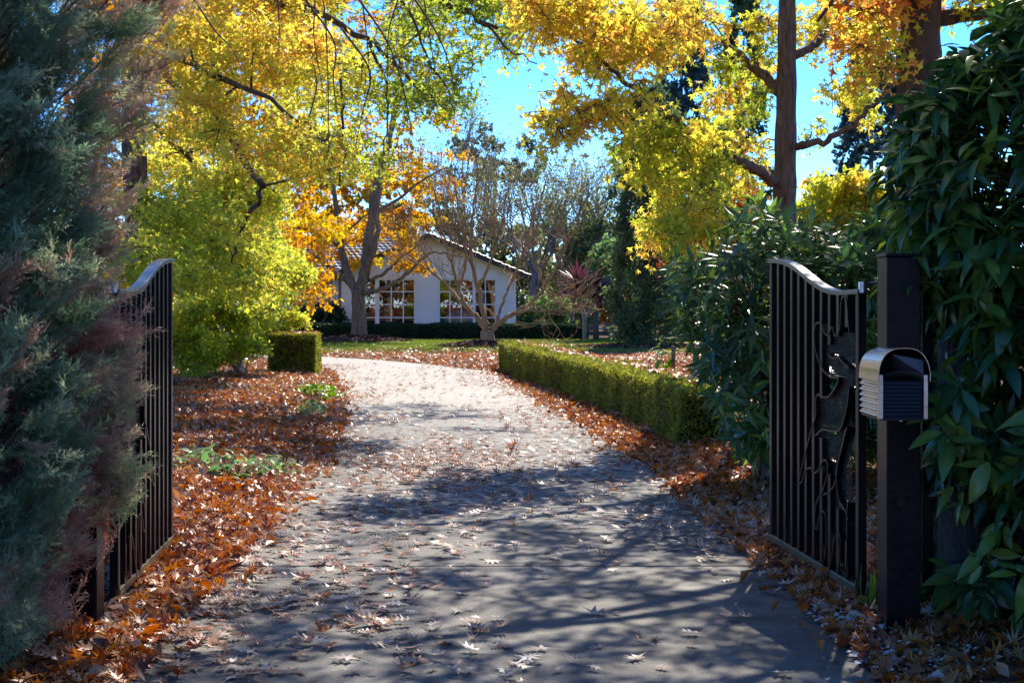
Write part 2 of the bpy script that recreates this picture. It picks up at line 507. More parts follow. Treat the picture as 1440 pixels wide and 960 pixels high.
M['bronze'] = leaf_mat("bronze_needle", [(.24,.11,.085), (.44,.22,.16), (.56,.38,.28), (.46,.42,.22), (.22,.34,.17)], .5, .5, .3, 1.0, 1.5)
M['darkconifer'] = leaf_mat("dark_conifer_spray", [(.07,.12,.05), (.11,.17,.08), (.18,.23,.09), (.25,.20,.10)], .5, .5, .3)
M['farblue'] = leaf_mat("blue_grey_leaf", [(.04,.08,.08), (.08,.13,.12), (.13,.19,.15)], .4, .5, .3)
M['farolive'] = leaf_mat("olive_leaf", [(.09,.125,.045), (.17,.205,.07), (.25,.27,.10), (.30,.26,.12)], .5, .5, .3)
M['fargreen'] = leaf_mat("fresh_green_leaf", [(.08,.17,.05), (.14,.26,.08), (.23,.35,.11)], .5, .5, .3)
M['orange'] = leaf_mat("orange_leaf", [(.42,.22,.03), (.5,.18,.02), (.45,.10,.02), (.3,.09,.04)], .45, .5, .3)
M['purple'] = leaf_mat("purple_strap_leaf", [(.06,.014,.026), (.13,.03,.05), (.20,.06,.08)], .3, .35, .4)
M['limegreen'] = leaf_mat("fresh_strap_leaf", [(.06,.15,.012), (.12,.24,.02), (.24,.34,.03)], .45, .35, .4)
M['grass'] = leaf_mat("grass_blade", [(.09,.15,.02), (.16,.21,.035), (.26,.26,.07)], .45, .6, .2)

# ------------------------------------------------------------------ ground heights and the drive's edges
LE = np.array([(-1.5,0), (-1.52,4), (-1.55,6.2), (-1.62,9.3), (-1.74,11.7), (-1.82,14.8), (-2.08,19), (-2.55,23.8), (-3.45,30.3), (-4.65,37), (-5.9,40.6), (-9,41.6), (-14,42)])
RE = np.array([(1.5,0), (1.5,4), (1.51,6.2), (1.48,9.4), (1.40,13), (1.13,16.3), (.75,20.2), (.24,25.6), (-.14,30.3), (-.55,34.4), (-2.1,38.3), (-3.9,41.7), (-6.1,44.6), (-10,46), (-14,46.4)])
def inside_drive(x, y, m=0.0):
    """signed distance-like: > 0 inside the drive"""
    xl = np.interp(y, LE[:11,1], LE[:11,0]); xl = np.where(y > 40.6, -14, xl)
    xr = np.interp(y, RE[:,1], RE[:,0])
    return np.minimum(x - xl, xr - x)
MOUNDS = [(-5.95, 59.0, 2.0, .26), (-.86, 51.2, 1.6, .22), (4.4, 50.5, 2.2, .15)]
def height(x, y):
    x = np.asarray(x, float); y = np.asarray(y, float)
    ins = inside_drive(x, y)
    out = np.clip(-ins, 0, 3)
    near = np.clip((60 - y) / 20, 0, 1)
    h = .07 * np.clip(out / .8, 0, 1) ** 1.5 * near
    h = h + .035 * vnoise(np.stack([x * 1.1, y * 1.1, 0 * x], -1).reshape(-1, 3), 3).reshape(x.shape) * np.clip(out / .8, 0, 1) * np.clip((45 - y) / 10, 0, 1)
    for mx_, my_, r_, hh in MOUNDS:
        h = h + hh * np.exp(-((x - mx_) ** 2 + (y - my_) ** 2) / (r_ * r_) * 1.6)
    h = np.where(ins > 0.02, -.05, h)
    return h

def grid_mesh(name, xs, ys, zfun, mat):
    X, Y = np.meshgrid(xs, ys)
    Z = zfun(X, Y)
    V = np.stack([X, Y, Z], -1).reshape(-1, 3)
    nx, ny = len(xs), len(ys)
    i = (np.arange(ny - 1)[:, None] * nx + np.arange(nx - 1)[None]).ravel()
    F = np.stack([i, i + 1, i + nx + 1, i + nx], -1)
    return np_mesh(name, V, F, mat, smooth=True)

xs = np.concatenate([[-600, -250, -100, -50, -30, -20], np.arange(-14, 14.01, .25), [20, 30, 50, 100, 250, 600]])
ys = np.concatenate([[-300, -80, -20, -6], np.arange(0, 66.01, .25), [72, 80, 95, 120, 160, 250, 500, 900]])
tag(grid_mesh("ground", xs, ys, height, M['soil']), kind="structure")

# drive: two pours with an open joint between them at y = 9.0
def drive_piece(mb, y0, y1):
    pts_l = [(np.interp(y, LE[:11,1], LE[:11,0]), y) for y in np.linspace(y0, min(y1, 40.6), max(2, int((min(y1, 40.6) - y0) / .3)))]
    pts_r = [(np.interp(y, RE[:,1], RE[:,0]), y) for y in np.linspace(y0, min(y1, 38.3), max(2, int((min(y1, 38.3) - y0) / .3)))]
    if y1 > 40:
        pts_l += [tuple(q) for q in LE[11:]]
        pts_r += [tuple(q) for q in RE[11:]]
    rr = random.Random(3)
    jit = lambda q: (q[0] + rr.uniform(-.02, .02), q[1])
    loop = [jit(q) if y0 < q[1] < y1 else q for q in pts_l] + [jit(q) if y0 < q[1] < y1 else q for q in pts_r[::-1]]
    n = len(loop)
    # strips between the chains keep the sheet clean
    vs = [(x, y, 0.0) for x, y in loop] + [(x, y, -.10) for x, y in loop]
    fs = [tuple(range(n))] + [(i, (i + 1) % n, (i + 1) % n + n, i + n) for i in range(n)]
    mb.add(vs, fs)
mb = MB()
drive_piece(mb, -4, 8.985)
drive_piece(mb, 9.010, 46)
tag(mb.build("driveway", M['concrete']), kind="structure")

# lawn in front of the house
def lawn_z(X, Y):
    return height(X, Y) + .012
def lawn():
    xs = np.arange(-13, 16.01, .25); ys = np.arange(40, 64.6, .25)
    X, Y = np.meshgrid(xs, ys)
    edge = 44.6 + .5 * np.sin(X * .7) + np.where(X > 1, (X - 1) * .1, 0)
    ok = (inside_drive(X, Y) < -.25) & (Y > edge - .3 * np.sin(X * 3.1))
    V = np.stack([X, Y, lawn_z(X, Y)], -1).reshape(-1, 3)
    nx, ny = len(xs), len(ys)
    i = (np.arange(ny - 1)[:, None] * nx + np.arange(nx - 1)[None]).ravel()
    F = np.stack([i, i + 1, i + nx + 1, i + nx], -1)
    F = F[ok.ravel()[F].all(1)]
    o = np_mesh("lawn", V, F, M['lawn'], smooth=True)
    tag(o, kind="structure")
    cand = RNG.uniform([-13, 42, 0], [13, 64, 0], (90000, 3))
    e = 44.6 + .5 * np.sin(cand[:,0] * .7) + np.where(cand[:,0] > 1, (cand[:,0] - 1) * .1, 0)
    keep = (inside_drive(cand[:,0], cand[:,1]) < -.2) & (cand[:,1] > e)
    for mx_, my_, r_, hh in MOUNDS: keep &= np.hypot(cand[:,0] - mx_, cand[:,1] - my_) > r_ * .95
    c = cand[keep]
    c[:,2] = lawn_z(c[:,0], c[:,1])
    T = (np.array([(-.14,0,0),(.14,0,0),(0,.25,1)], float), np.array([(0,1,2)]))
    n = len(c)
    tn = np.clip(.5 + .4 * vnoise(c * [.5,.5,1]) + RNG.normal(0, .15, n), 0, 1)
    g = scatter("grass", [T], c, euler_R(RNG.uniform(0, 6.28, n), RNG.normal(0, .3, n), RNG.normal(0, .3, n)), RNG.uniform(.05, .09, n), tn, M['grass'])
    tag(g, kind="stuff")
lawn()

# ------------------------------------------------------------------ house
def house():
    D = 66.0
    k = D / FPX
    X = lambda px: (px - 720) * k
    Z = lambda py: EYE - (py - 425) * k
    root = empty("house", (X(602), D, 0))
    xl, xr, xc = X(480), X(725.5), X(604)
    zap, zev = Z(329), Z(388)
    xe_r, xe_l = X(746), X(462)
    slope = (zap - zev) / (xe_r - xc)
    roofz = lambda x: zap - slope * abs(x - xc)
    # front wall with two window openings
    w = MB()
    wins = [(X(512), X(583.5)), (X(617), X(697.5))]
    z0, z1 = Z(466), Z(392.5)
    T = .22
    def prism(poly):  # polygon in x,z extruded in y
        n = len(poly)
        vs = [(x, D, z) for x, z in poly] + [(x, D + T, z) for x, z in poly]
        w.add(vs, [tuple(range(n)), tuple(range(n, 2*n))[::-1]] + [(i, (i+1) % n, (i+1) % n + n, i + n) for i in range(n)])
    under = lambda x: roofz(x) - .14
    cuts = [xl, wins[0][0], wins[0][1], wins[1][0], wins[1][1], xr]
    for i in (0, 2, 4): prism([(cuts[i], -.1), (cuts[i+1], -.1), (cuts[i+1], z1), (cuts[i], z1)])
    for a, b_ in wins: prism([(a, -.1), (b_, -.1), (b_, z0), (a, z0)])
    prism([(xl, z1), (xr, z1), (xr, under(xr)), (xc, under(xc)), (xl, under(xl))])
    # side wall on the right and a return on the left
    w.box(xr - T, xr, D + T, D + 9, -.1, under(xr))
    w.box(xl, xl + T, D + T, D + 3, -.1, under(xl))
    w.build("wall", M['wall_white'], root)
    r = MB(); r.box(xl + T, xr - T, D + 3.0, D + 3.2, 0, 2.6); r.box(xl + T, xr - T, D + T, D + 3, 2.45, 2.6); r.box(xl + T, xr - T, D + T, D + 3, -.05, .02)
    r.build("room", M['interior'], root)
    # windows
    for (a, b_), cols, thick in ((wins[0], [528.5, 533, 550, 567], 0), (wins[1], [632.5, 649, 665, 668, 682.5], 0)):
        fr = MB(); y0, y1 = D + .06, D + .12
        s = .05
        fr.box(a, a + s, y0, y1, z0, z1); fr.box(b_ - s, b_, y0, y1, z0, z1)
        fr.box(a + s, b_ - s, y0, y1, z1 - s, z1); fr.box(a + s, b_ - s, y0, y1, z0, z0 + s)
        win = fr.build("window", M['white'], root)
        mu = MB()
        heavy = [528.5, 531, 533] if cols[0] < 600 else [665, 668]
        if cols[0] < 600:
            mu.box(X(527.3), X(533.2), y0 - .01, y1, z0 + s, z1 - s)
            lines = [550, 567]
        else:
            mu.box(X(664.7), X(668.7), y0 - .01, y1, z0 + s, z1 - s)
            lines = [632.5, 648.5, 682.5]
        for px in lines: mu.box(X(px) - .024, X(px) + .024, y0 + .005, y1 - .01, z0 + s, z1 - s)
        for py in (410, 428, 446.5): mu.box(a + s, b_ - s, y0 + .008, y1 - .014, Z(py) - .024, Z(py) + .024)
        mu.build("glazing_bars", M['white'], win)
        g = MB(); g.add([(a + .01, D + .10, z0 + .01), (b_ - .01, D + .10, z0 + .01), (b_ - .01, D + .10, z1 - .01), (a + .01, D + .10, z1 - .01)], [(0,1,2,3)])
        g.build("pane", M['glass'], win)
        sl = MB(); sl.box(a - .08, b_ + .08, D - .07, D + .05, z0 - .08, z0 - .003)
        sl.build("sill", M['white'], win)
        # raised plaster band round the opening
        bd = MB(); bd.box(a - .12, a - .002, D - .025, D - .002, z0, z1 + .12); bd.box(b_ + .002, b_ + .12, D - .025, D - .002, z0, z1 + .12); bd.box(a - .002, b_ + .002, D - .025, D - .002, z1 + .002, z1 + .12)
        bd.build("surround", M['wall_white'], win)
    # gable vent
    v = MB(); vx, vz = X(598.5), Z(378)
    v.box(vx - .13, vx + .13, D - .03, D - .003, vz - .2, vz + .2)
    vv = v.build("gable_vent", M['wall_beige'], root)
    v = MB()
    for i in range(6): v.box(vx - .10, vx + .10, D - .045, D - .032, vz - .16 + i * .055, vz - .135 + i * .055)
    v.build("louvre", M['fascia'], vv)
    # tiled roofs: rows of tiles with a rounded cross profile
    def tiled(mb, o, ax, up, na, nu, skew0=0, skew1=0):
        """o origin, ax unit along rows * length, up vector to the ridge; skews pull row ends in towards the ridge"""
        o, ax, up = map(lambda q: np.array(q, float), (o, ax, up))
        nrm = np.cross(ax, up); nrm /= np.linalg.norm(nrm)
        if nrm[2] < 0: nrm = -nrm
        vs, fs = [], []
        sub = 3
        for j in range(nu):
            for e, lift in ((0, .05), (1, .012)):
                t = (j + e) / nu
                for i in range(na * sub + 1):
                    s = skew0 * t + (1 - skew0 * t - skew1 * t) * i / (na * sub)
                    bump = .028 * abs(math.sin(math.pi * i / sub)) if sub > 1 else 0
                    vs.append(o + ax * s + up * t + nrm * (lift + bump))
        W = na * sub + 1
        for r_ in range(2 * nu - 1):
            for i in range(W - 1): fs.append((r_*W+i, r_*W+i+1, (r_+1)*W+i+1, (r_+1)*W+i))
        mb.add(vs, fs)
    rf = MB()
    y0, y1 = D - .55, D + 5.2
    tiled(rf, (xe_r, y0, zev), (0, y1 - y0, 0), (xc - xe_r, 0, zap - zev), 22, 14)
    tiled(rf, (xe_l, y0, zev), (0, y1 - y0, 0), (xc - xe_l, 0, zap - roofz(xe_l) if False else zap - zev), 22, 14)
    # main roof along x behind the gable
    xa, xb = -22.0, X(700)
    yb, yr, yk = D + 1.0, D + 5.2, D + 9.4
    zr, ze = 4.62, 2.72
    tiled(rf, (xa, yb, ze), (xb - xa, 0, 0), (0, yr - yb, zr - ze), 80, 14, 0, .12)
    tiled(rf, (xa, yk, ze), (xb - xa, 0, 0), (0, yr - yk, zr - ze), 80, 14, 0, .12)
    tiled(rf, (xb, yb, ze), (0, yk - yb, 0), (-.12 * (xb - xa), 0, zr - ze), 30, 14, .5, .5)
    roof = rf.build("roof", M['roof'], root)
    # fascia boards
    f = MB()
    for xe in (xe_r, xe_l):
        a = np.array([xe, y0 - .02, zev - .20]); b_ = np.array([xc, y0 - .02, zap - .20])
        vs = []
        for q in (a, b_):
            for dy, dz in ((0,0),(.05,0),(.05,.22),(0,.22)): vs.append(q + [0, dy, dz])
        f.add(vs, [(0,1,2,3),(4,7,6,5)] + [(i,(i+1)%4,(i+1)%4+4,i+4) for i in range(4)])
        # dark lining under the overhang
        f.add([(xe, y0 + .03, zev - .05), (xc, y0 + .03, zap - .05), (xc, D + .0, zap - .05), (xe, D + .0, zev - .05)], [(0,1,2,3)])
        f.box(min(xe, xe + .05), max(xe, xe + .05), y0 + .03, D + 5, zev - .16, zev + .02)
    f.box(xa, xl - .05, yb - .12, yb - .02, ze - .16, ze + .03)
    f.build("fascia", M['fascia'], roof)
    # eaves lining and left wing wall
    lw = MB(); lw.box(-20, xl - .003, D + 1.7, D + 1.9, -.1, ze - .02)
    lw.build("wing_wall", M['wall_beige'], root)
    so = MB(); so.box(xa, xl - .06, yb - .02, D + 1.7, ze - .14, ze - .09); so.box(xl - .5, xl - .25, D + 1.0, D + 1.25, 0, ze - .15)
    so.build("eaves_and_post", M['white'], root)
    # downpipe
    dp = MB()
    dp.tube(catmull([(xe_r - .08, y0 + .2, zev - .12), (xe_r - .12, y0 + .3, zev - .25), (xr + .12, D + .12, zev - .62), (xr + .06, D + .14, zev - .85), (xr + .06, D + .14, 0)], 5), .045, 8)
    dp.build("downpipe", M['fascia'], root, smooth=True)
    tag(root, "low white house with dark gable and two wide multi-pane windows", "house")
    # pale armchair inside the right window
    s = empty("armchair", (X(645), D + 1.3, 0))
    bm_ = MB(); n = 14
    pts = []
    for i in range(n + 1):
        a = math.pi * i / n
        pts.append((X(645) - .72 * math.cos(a), D + 1.55, .35 + .85 * math.sin(a) ** .6))
    vs = [(x, y - .12, z) for x, y, z in pts] + [(x, y + .12, z) for x, y, z in pts]
    bm_.add(vs, [tuple(range(n + 1)), tuple(range(n + 1, 2*n + 2))[::-1]] + [(i, (i+1) % (n+1), (i+1) % (n+1) + n + 1, i + n + 1) for i in range(n + 1)])
    bm_.build("backrest", M['fabric'], s, bevel=.03)
    b2 = MB(); b2.box(X(645) - .7, X(645) + .7, D + .7, D + 1.42, .12, .48); b2.build("seat", M['fabric'], s, bevel=.06)
    for sx in (-.85, .72):
        b3 = MB(); b3.box(X(645) + sx, X(645) + sx + .14, D + .7, D + 1.5, .05, .72); b3.build("armrest", M['fabric'], s, bevel=.05)
    tag(s, "pale rounded armchair seen through the right house window", "armchair")
house()

# ------------------------------------------------------------------ gates
def gate_frame(sign):
    if sign > 0:
        h = np.array([(1213 - 720) / FPX * 7.8, 7.8]); f = np.array([(1087 - 720) / FPX * 9.6, 9.6])
    else:
        h = np.array([(160 - 720) / FPX * 7.7, 7.7]); f = np.array([(236 - 720) / FPX * 9.45, 9.45])
    return h, f
def make_gate(sign):
    h, f = gate_frame(1)
    Lg = np.linalg.norm(f - h)
    ud = (f - h) / Lg
    # pixel -> gate plane (u, v) measured on the right gate
    def uv(px, py):
        # ray x = s*y ; point h + u*ud
        s = (px - 720) / FPX
        u = (s * h[1] - h[0]) / (ud[0] - s * ud[1])
        y = h[1] + u * ud[1]
        return u, EYE - (py - 425) / FPX * y
    c3 = lambda x, y: uv(1060 + x / 3.43, 340 + y / 3.43)
    c4 = lambda x, y: uv(1060 + x / 3.2, 600 + y / 3.2)
    h2, f2 = gate_frame(sign)
    ud2 = (f2 - h2) / np.linalg.norm(f2 - h2)
    nrm = np.array([-ud2[1], ud2[0], 0]) if sign > 0 else np.array([ud2[1], -ud2[0], 0])   # towards the drive
    W = lambda u, v, o=0.0: np.array([h2[0] + u * ud2[0], h2[1] + u * ud2[1], v]) + nrm * o
    root = empty("iron_gate", (h2[0], h2[1], 0))
    rail_pts = [c3(*q) for q in ((55,95), (100,92), (150,95), (195,112), (240,145), (280,180), (320,212), (360,234), (400,246), (440,248), (484,240))]
    us = [max(0, min(Lg, q[0])) for q in rail_pts]; vs_ = [q[1] for q in rail_pts]
    us[0] = Lg; us[-1] = 0
    order = np.argsort(us); U = np.array(us)[order]; Vv = np.array(vs_)[order]
    # smooth S from the low hinge end to the high free end
    top = lambda u: float(np.interp(u, U, Vv))
    dense = np.linspace(-.015, Lg + .015, 40)
    kk = np.ones(7) / 7
    tv = np.convolve(np.pad([top(u) for u in dense], 3, mode='edge'), kk, 'valid')
    topf = lambda u: float(np.interp(u, dense, tv))
    zb = .10
    def stile(u, wu, v1, v0=zb):
        m_ = MB()
        vs = []
        for v in (v0, v1):
            for du, dn in ((-wu/2, -.0225), (wu/2, -.0225), (wu/2, .0225), (-wu/2, .0225)): vs.append(W(u + du, v, dn))
        m_.add(vs, [(0,1,2,3),(7,6,5,4)] + [(i,(i+1)%4,(i+1)%4+4,i+4) for i in range(4)])
        return m_
    stile(.025, .05, topf(.02) - .012, .02).build("stile", M['black'], root, bevel=.004)
    stile(Lg - .025, .05, topf(Lg) - .012, zb + .002).build("stile", M['black'], root, bevel=.004)
    m_ = MB(); m_.ribbon([W(u, zb - .02 + 0 * u) for u in np.linspace(.052, Lg, 6)], nrm * .024, .02)
    m_.build("bottom_rail", M['alu'], root, bevel=.003)
    m_ = MB(); m_.ribbon([W(u, topf(u)) for u in dense], nrm * .032, .0125)
    m_.build("top_rail", M['alu'], root, bevel=.003)
    nb = 11
    curve_u = .62
    for i in range(1, nb):
        u = .05 + (Lg - .1) * i / nb
        v0 = zb + .002
        v1 = topf(u) - .0135
        segs = [(v0, v1)]
        if u < .72:      # the bars stop where the scrollwork fills the leaf
            a = {1: (0, 0), 2: (.45, 1.37), 3: (.62, 1.32), 4: (.80, 1.02)}.get(i, (0, 0))
            segs = [(v0, a[0]), (a[1], v1)] if a[1] > a[0] else [(v0, .3), (1.42, v1)]
        for s0, s1 in segs: stile(u, .046, s1, s0).build("bar", M['black'], root)
    # scrollwork traced on the leaf plane
    curves = [
        [c3(483,430), c3(478,400), c3(470,290), c3(457,264), c3(445,278), c3(440,340), c3(436,420), c3(412,452), c3(400,410), c3(378,450), c3(358,432), c3(346,394), c3(322,394), c3(312,440), c3(318,520), c3(345,600), c3(385,648), c3(430,660), c3(402,722), c3(370,750), c3(330,735), c3(318,772), c3(320,830), c3(300,900), c4(255,100), c4(224,236), c4(234,246), c4(250,196), c4(274,184), c4(292,206), c4(312,190), c4(332,150), c4(350,160), c4(352,205), c4(330,285), c4(300,345), c4(294,440), c4(304,455), c4(314,402), c4(328,380), c4(342,400), c4(346,520), c4(330,640)],
        [c3(378,540), c3(400,560), c3(430,558), c3(455,585), c3(482,606)],
        [c3(318,935), c3(350,905), c3(400,912), c3(440,900), c3(470,800), c3(482,700)],
        [c4(440,0), c4(415,100), c4(398,170), c4(390,220), c4(402,320), c4(430,370), c4(446,420)],
        [c4(332,304), c4(360,290), c4(386,250), c4(402,150), c4(434,10)],
        [c4(350,682), c4(368,600), c4(382,510), c4(398,476), c4(410,505), c4(408,600), c4(420,655), c4(434,640), c4(440,500), c4(440,380), c4(446,336)],
    ]
    for c in curves:
        m_ = MB()
        m_.ribbon([W(max(.052, q[0]), q[1]) for q in catmull([np.array([a, b_]) for a, b_ in c], 5)], nrm * .026, .005)
        m_.build("scroll", M['black'], root)
    # ridged mesh sheet inside the scroll outline
    poly = [c3(484,440), c3(360,440), c3(314,450), c3(318,520), c3(345,600), c3(385,648), c3(430,660), c3(402,722), c3(370,750), c3(330,740), c3(318,772), c3(320,830), c3(300,900), c4(255,100), c4(226,236), c4(274,186), c4(332,152), c4(352,205), c4(330,285), c4(300,345), c4(300,440), c4(330,390), c4(380,480), c4(440,480), c4(440,0)]
    poly = np.array([(max(.052, a), b_) for a, b_ in poly])
    m_ = MB()
    for v in np.arange(poly[:,1].min(), poly[:,1].max(), .0125):
        xsn = []
        for i in range(len(poly)):
            a, b_ = poly[i], poly[(i + 1) % len(poly)]
            if (a[1] > v) != (b_[1] > v): xsn.append(a[0] + (v - a[1]) / (b_[1] - a[1]) * (b_[0] - a[0]))
        xsn.sort()
        for a, b_ in zip(xsn[::2], xsn[1::2]):
            if b_ - a < .02: continue
            m_.add([W(a, v, -.006), W(b_, v, -.006), W(b_, v + .0075, .002), W(a, v + .0075, .002),
                    W(a, v, -.008), W(b_, v, -.008), W(b_, v + .0075, 0), W(a, v + .0075, 0)],
                   [(0,1,2,3),(7,6,5,4),(0,4,5,1),(3,2,6,7)])
    for u in np.arange(.08, .7, .045):   # upright wires that hold the ridges
        ints = []
        for i in range(len(poly)):
            a, b_ = poly[i], poly[(i + 1) % len(poly)]
            if (a[0] > u) != (b_[0] > u): ints.append(a[1] + (u - a[0]) / (b_[0] - a[0]) * (b_[1] - a[1]))
        ints.sort()
        for a, b_ in zip(ints[::2], ints[1::2]):
            m_.tube([W(u, a, -.011), W(u, b_, -.011)], .002, 4)
    m_.build("mesh_panel", M['mesh'], root)
    # hinge knuckle and strap
    hx = MB(); p = W(-.01, 0); hx.tube([(p[0], p[1], topf(0) - .005), (p[0], p[1], topf(0) + .05)], .024, 14)
    hg = hx.build("hinge", M['galv'], root, smooth=False)
    ho = MB(); side = 1 if sign > 0 else -1
    ho.tube([(p[0] + .02 * side, p[1] - .01, topf(0) + .04), (p[0] + .22 * side, p[1] - .42, topf(0) + .06)], .009, 8)
    ho.build("hinge_rod", M['black'], hg)
    ft = MB(); q = W(.02, 0)
    ft.tube([(q[0], q[1], .0), (q[0], q[1], .025)], .05, 12); ft.build("pivot_foot", M['black'], root)
    return root
g1 = make_gate(1)
tag(g1, "open black iron gate with scrollwork beside the post that carries the letterbox", "gate", "pair of open driveway gates")
g2 = make_gate(-1)
tag(g2, "open black iron gate half hidden by the feathery bronze conifer", "gate", "pair of open driveway gates")

# posts
def post(name, px0, px1, d, top_py, label, w=.16):
    x0 = (px0 - 720) / FPX * d; x1 = (px1 - 720) / FPX * d
    root = empty(name, ((x0 + x1) / 2, d + w / 2, 0))
    b_ = MB(); b_.box(x0, x1, d, d + w, -.1, EYE - (top_py - 425) / FPX * d)
    b_.build("shaft", M['black_post'], root, bevel=.006)
    return root, x0, x1
pr, px0, px1 = post("gate_post", 1247, 1295, 7.17, 361, "", .19)
zt = EYE - (361 - 425) / FPX * 7.17
c = MB(); c.box(px0 - .006, px1 + .006, 7.164, 7.366, zt + .001, zt + .016); c.build("cap", M['black_post'], pr, bevel=.004)
c = MB(); c.tube([(px0 + .06, 7.172, .62), (px0 + .06, 7.155, .62)], .022, 16); c.tube([(px0 + .06, 7.158, .62), (px0 + .06, 7.15, .62)], .012, 12); c.build("lock_plate", M['black'], pr)
c = MB(); c.tube([(px1, 7.26, EYE + .07), (px1 + .14, 7.30, EYE + .075)], .017, 8); c.build("bracket", M['black'], pr)
tag(pr, "thick square black gate post with the silver letterbox on its front", "post")
pl, qx0, qx1 = post("gate_post", 96, 136, 7.25, 400, "", .14)
c = MB(); zt2 = EYE - (400 - 425) / FPX * 7.25
c.box(qx0 - .006, qx1 + .006, 7.244, 7.396, zt2 + .001, zt2 + .016); c.build("cap", M['black_post'], pl, bevel=.004)
tag(pl, "black gate post buried in the feathery conifers, only its foot showing", "post")

# thin black pole behind the post
rt = empty("fence_pole", ((1303 - 720) / FPX * 7.6, 7.6, 0))
x = (1303 - 720) / FPX * 7.6
c = MB(); c.box(x - .027, x + .027, 7.58, 7.63, -.1, EYE + .09); c.build("upright", M['black'], rt, bevel=.003)
c = MB(); c.box(x + .03, x + .5, 7.59, 7.62, EYE + .03, EYE + .07); c.build("rail", M['black'], rt)
tag(rt, "thin black fence upright between the gate post and the laurel", "fence upright")

# timber post wrapped in hexagonal wire
def wire_post():
    d = 7.55; cx = (1352 - 720) / FPX * d; r = .115
    root = empty("timber_post", (cx, d, 0))
    c = MB(); rr = random.Random(5)
    rings = []
    n = 20
    prof = [r * (1 + rr.uniform(-.05, .05)) for _ in range(n)]
    zs = np.linspace(-.1, 1.42, 10)
    vs = [(cx + prof[k] * math.cos(2*math.pi*k/n) * (1 + .01 * math.sin(z * 5)), d + prof[k] * math.sin(2*math.pi*k/n), z) for z in zs for k in range(n)]
    fs = [(i*n+k, i*n+(k+1)%n, (i+1)*n+(k+1)%n, (i+1)*n+k) for i in range(len(zs)-1) for k in range(n)] + [tuple((len(zs)-1)*n+k for k in range(n))]
    c.add(vs, fs); c.build("log", M['timber'], root, smooth=True)
    wv = MB(); rw = r * 1.08
    na = 18; hw = 2 * math.pi / na; dz = .038
    for row in range(30):
        z = .01 + row * dz * 1.0
        for k in range(na):
            a0 = (k + (row % 2) * .5) * hw
            pt = lambda a, zz: (cx + rw * math.cos(a), d + rw * math.sin(a), zz)
            wv.tube([pt(a0, z), pt(a0, z + dz * .6)], .0014, 3, False)
            wv.tube([pt(a0, z + dz * .6), pt(a0 + hw * .5, z + dz)], .0014, 3, False)
            wv.tube([pt(a0, z + dz * .6), pt(a0 - hw * .5, z + dz)], .0014, 3, False)
    wv.build("wire_netting", M['flap'], root)
    tag(root, "weathered round timber post wrapped in hexagonal wire netting", "post")
wire_post()

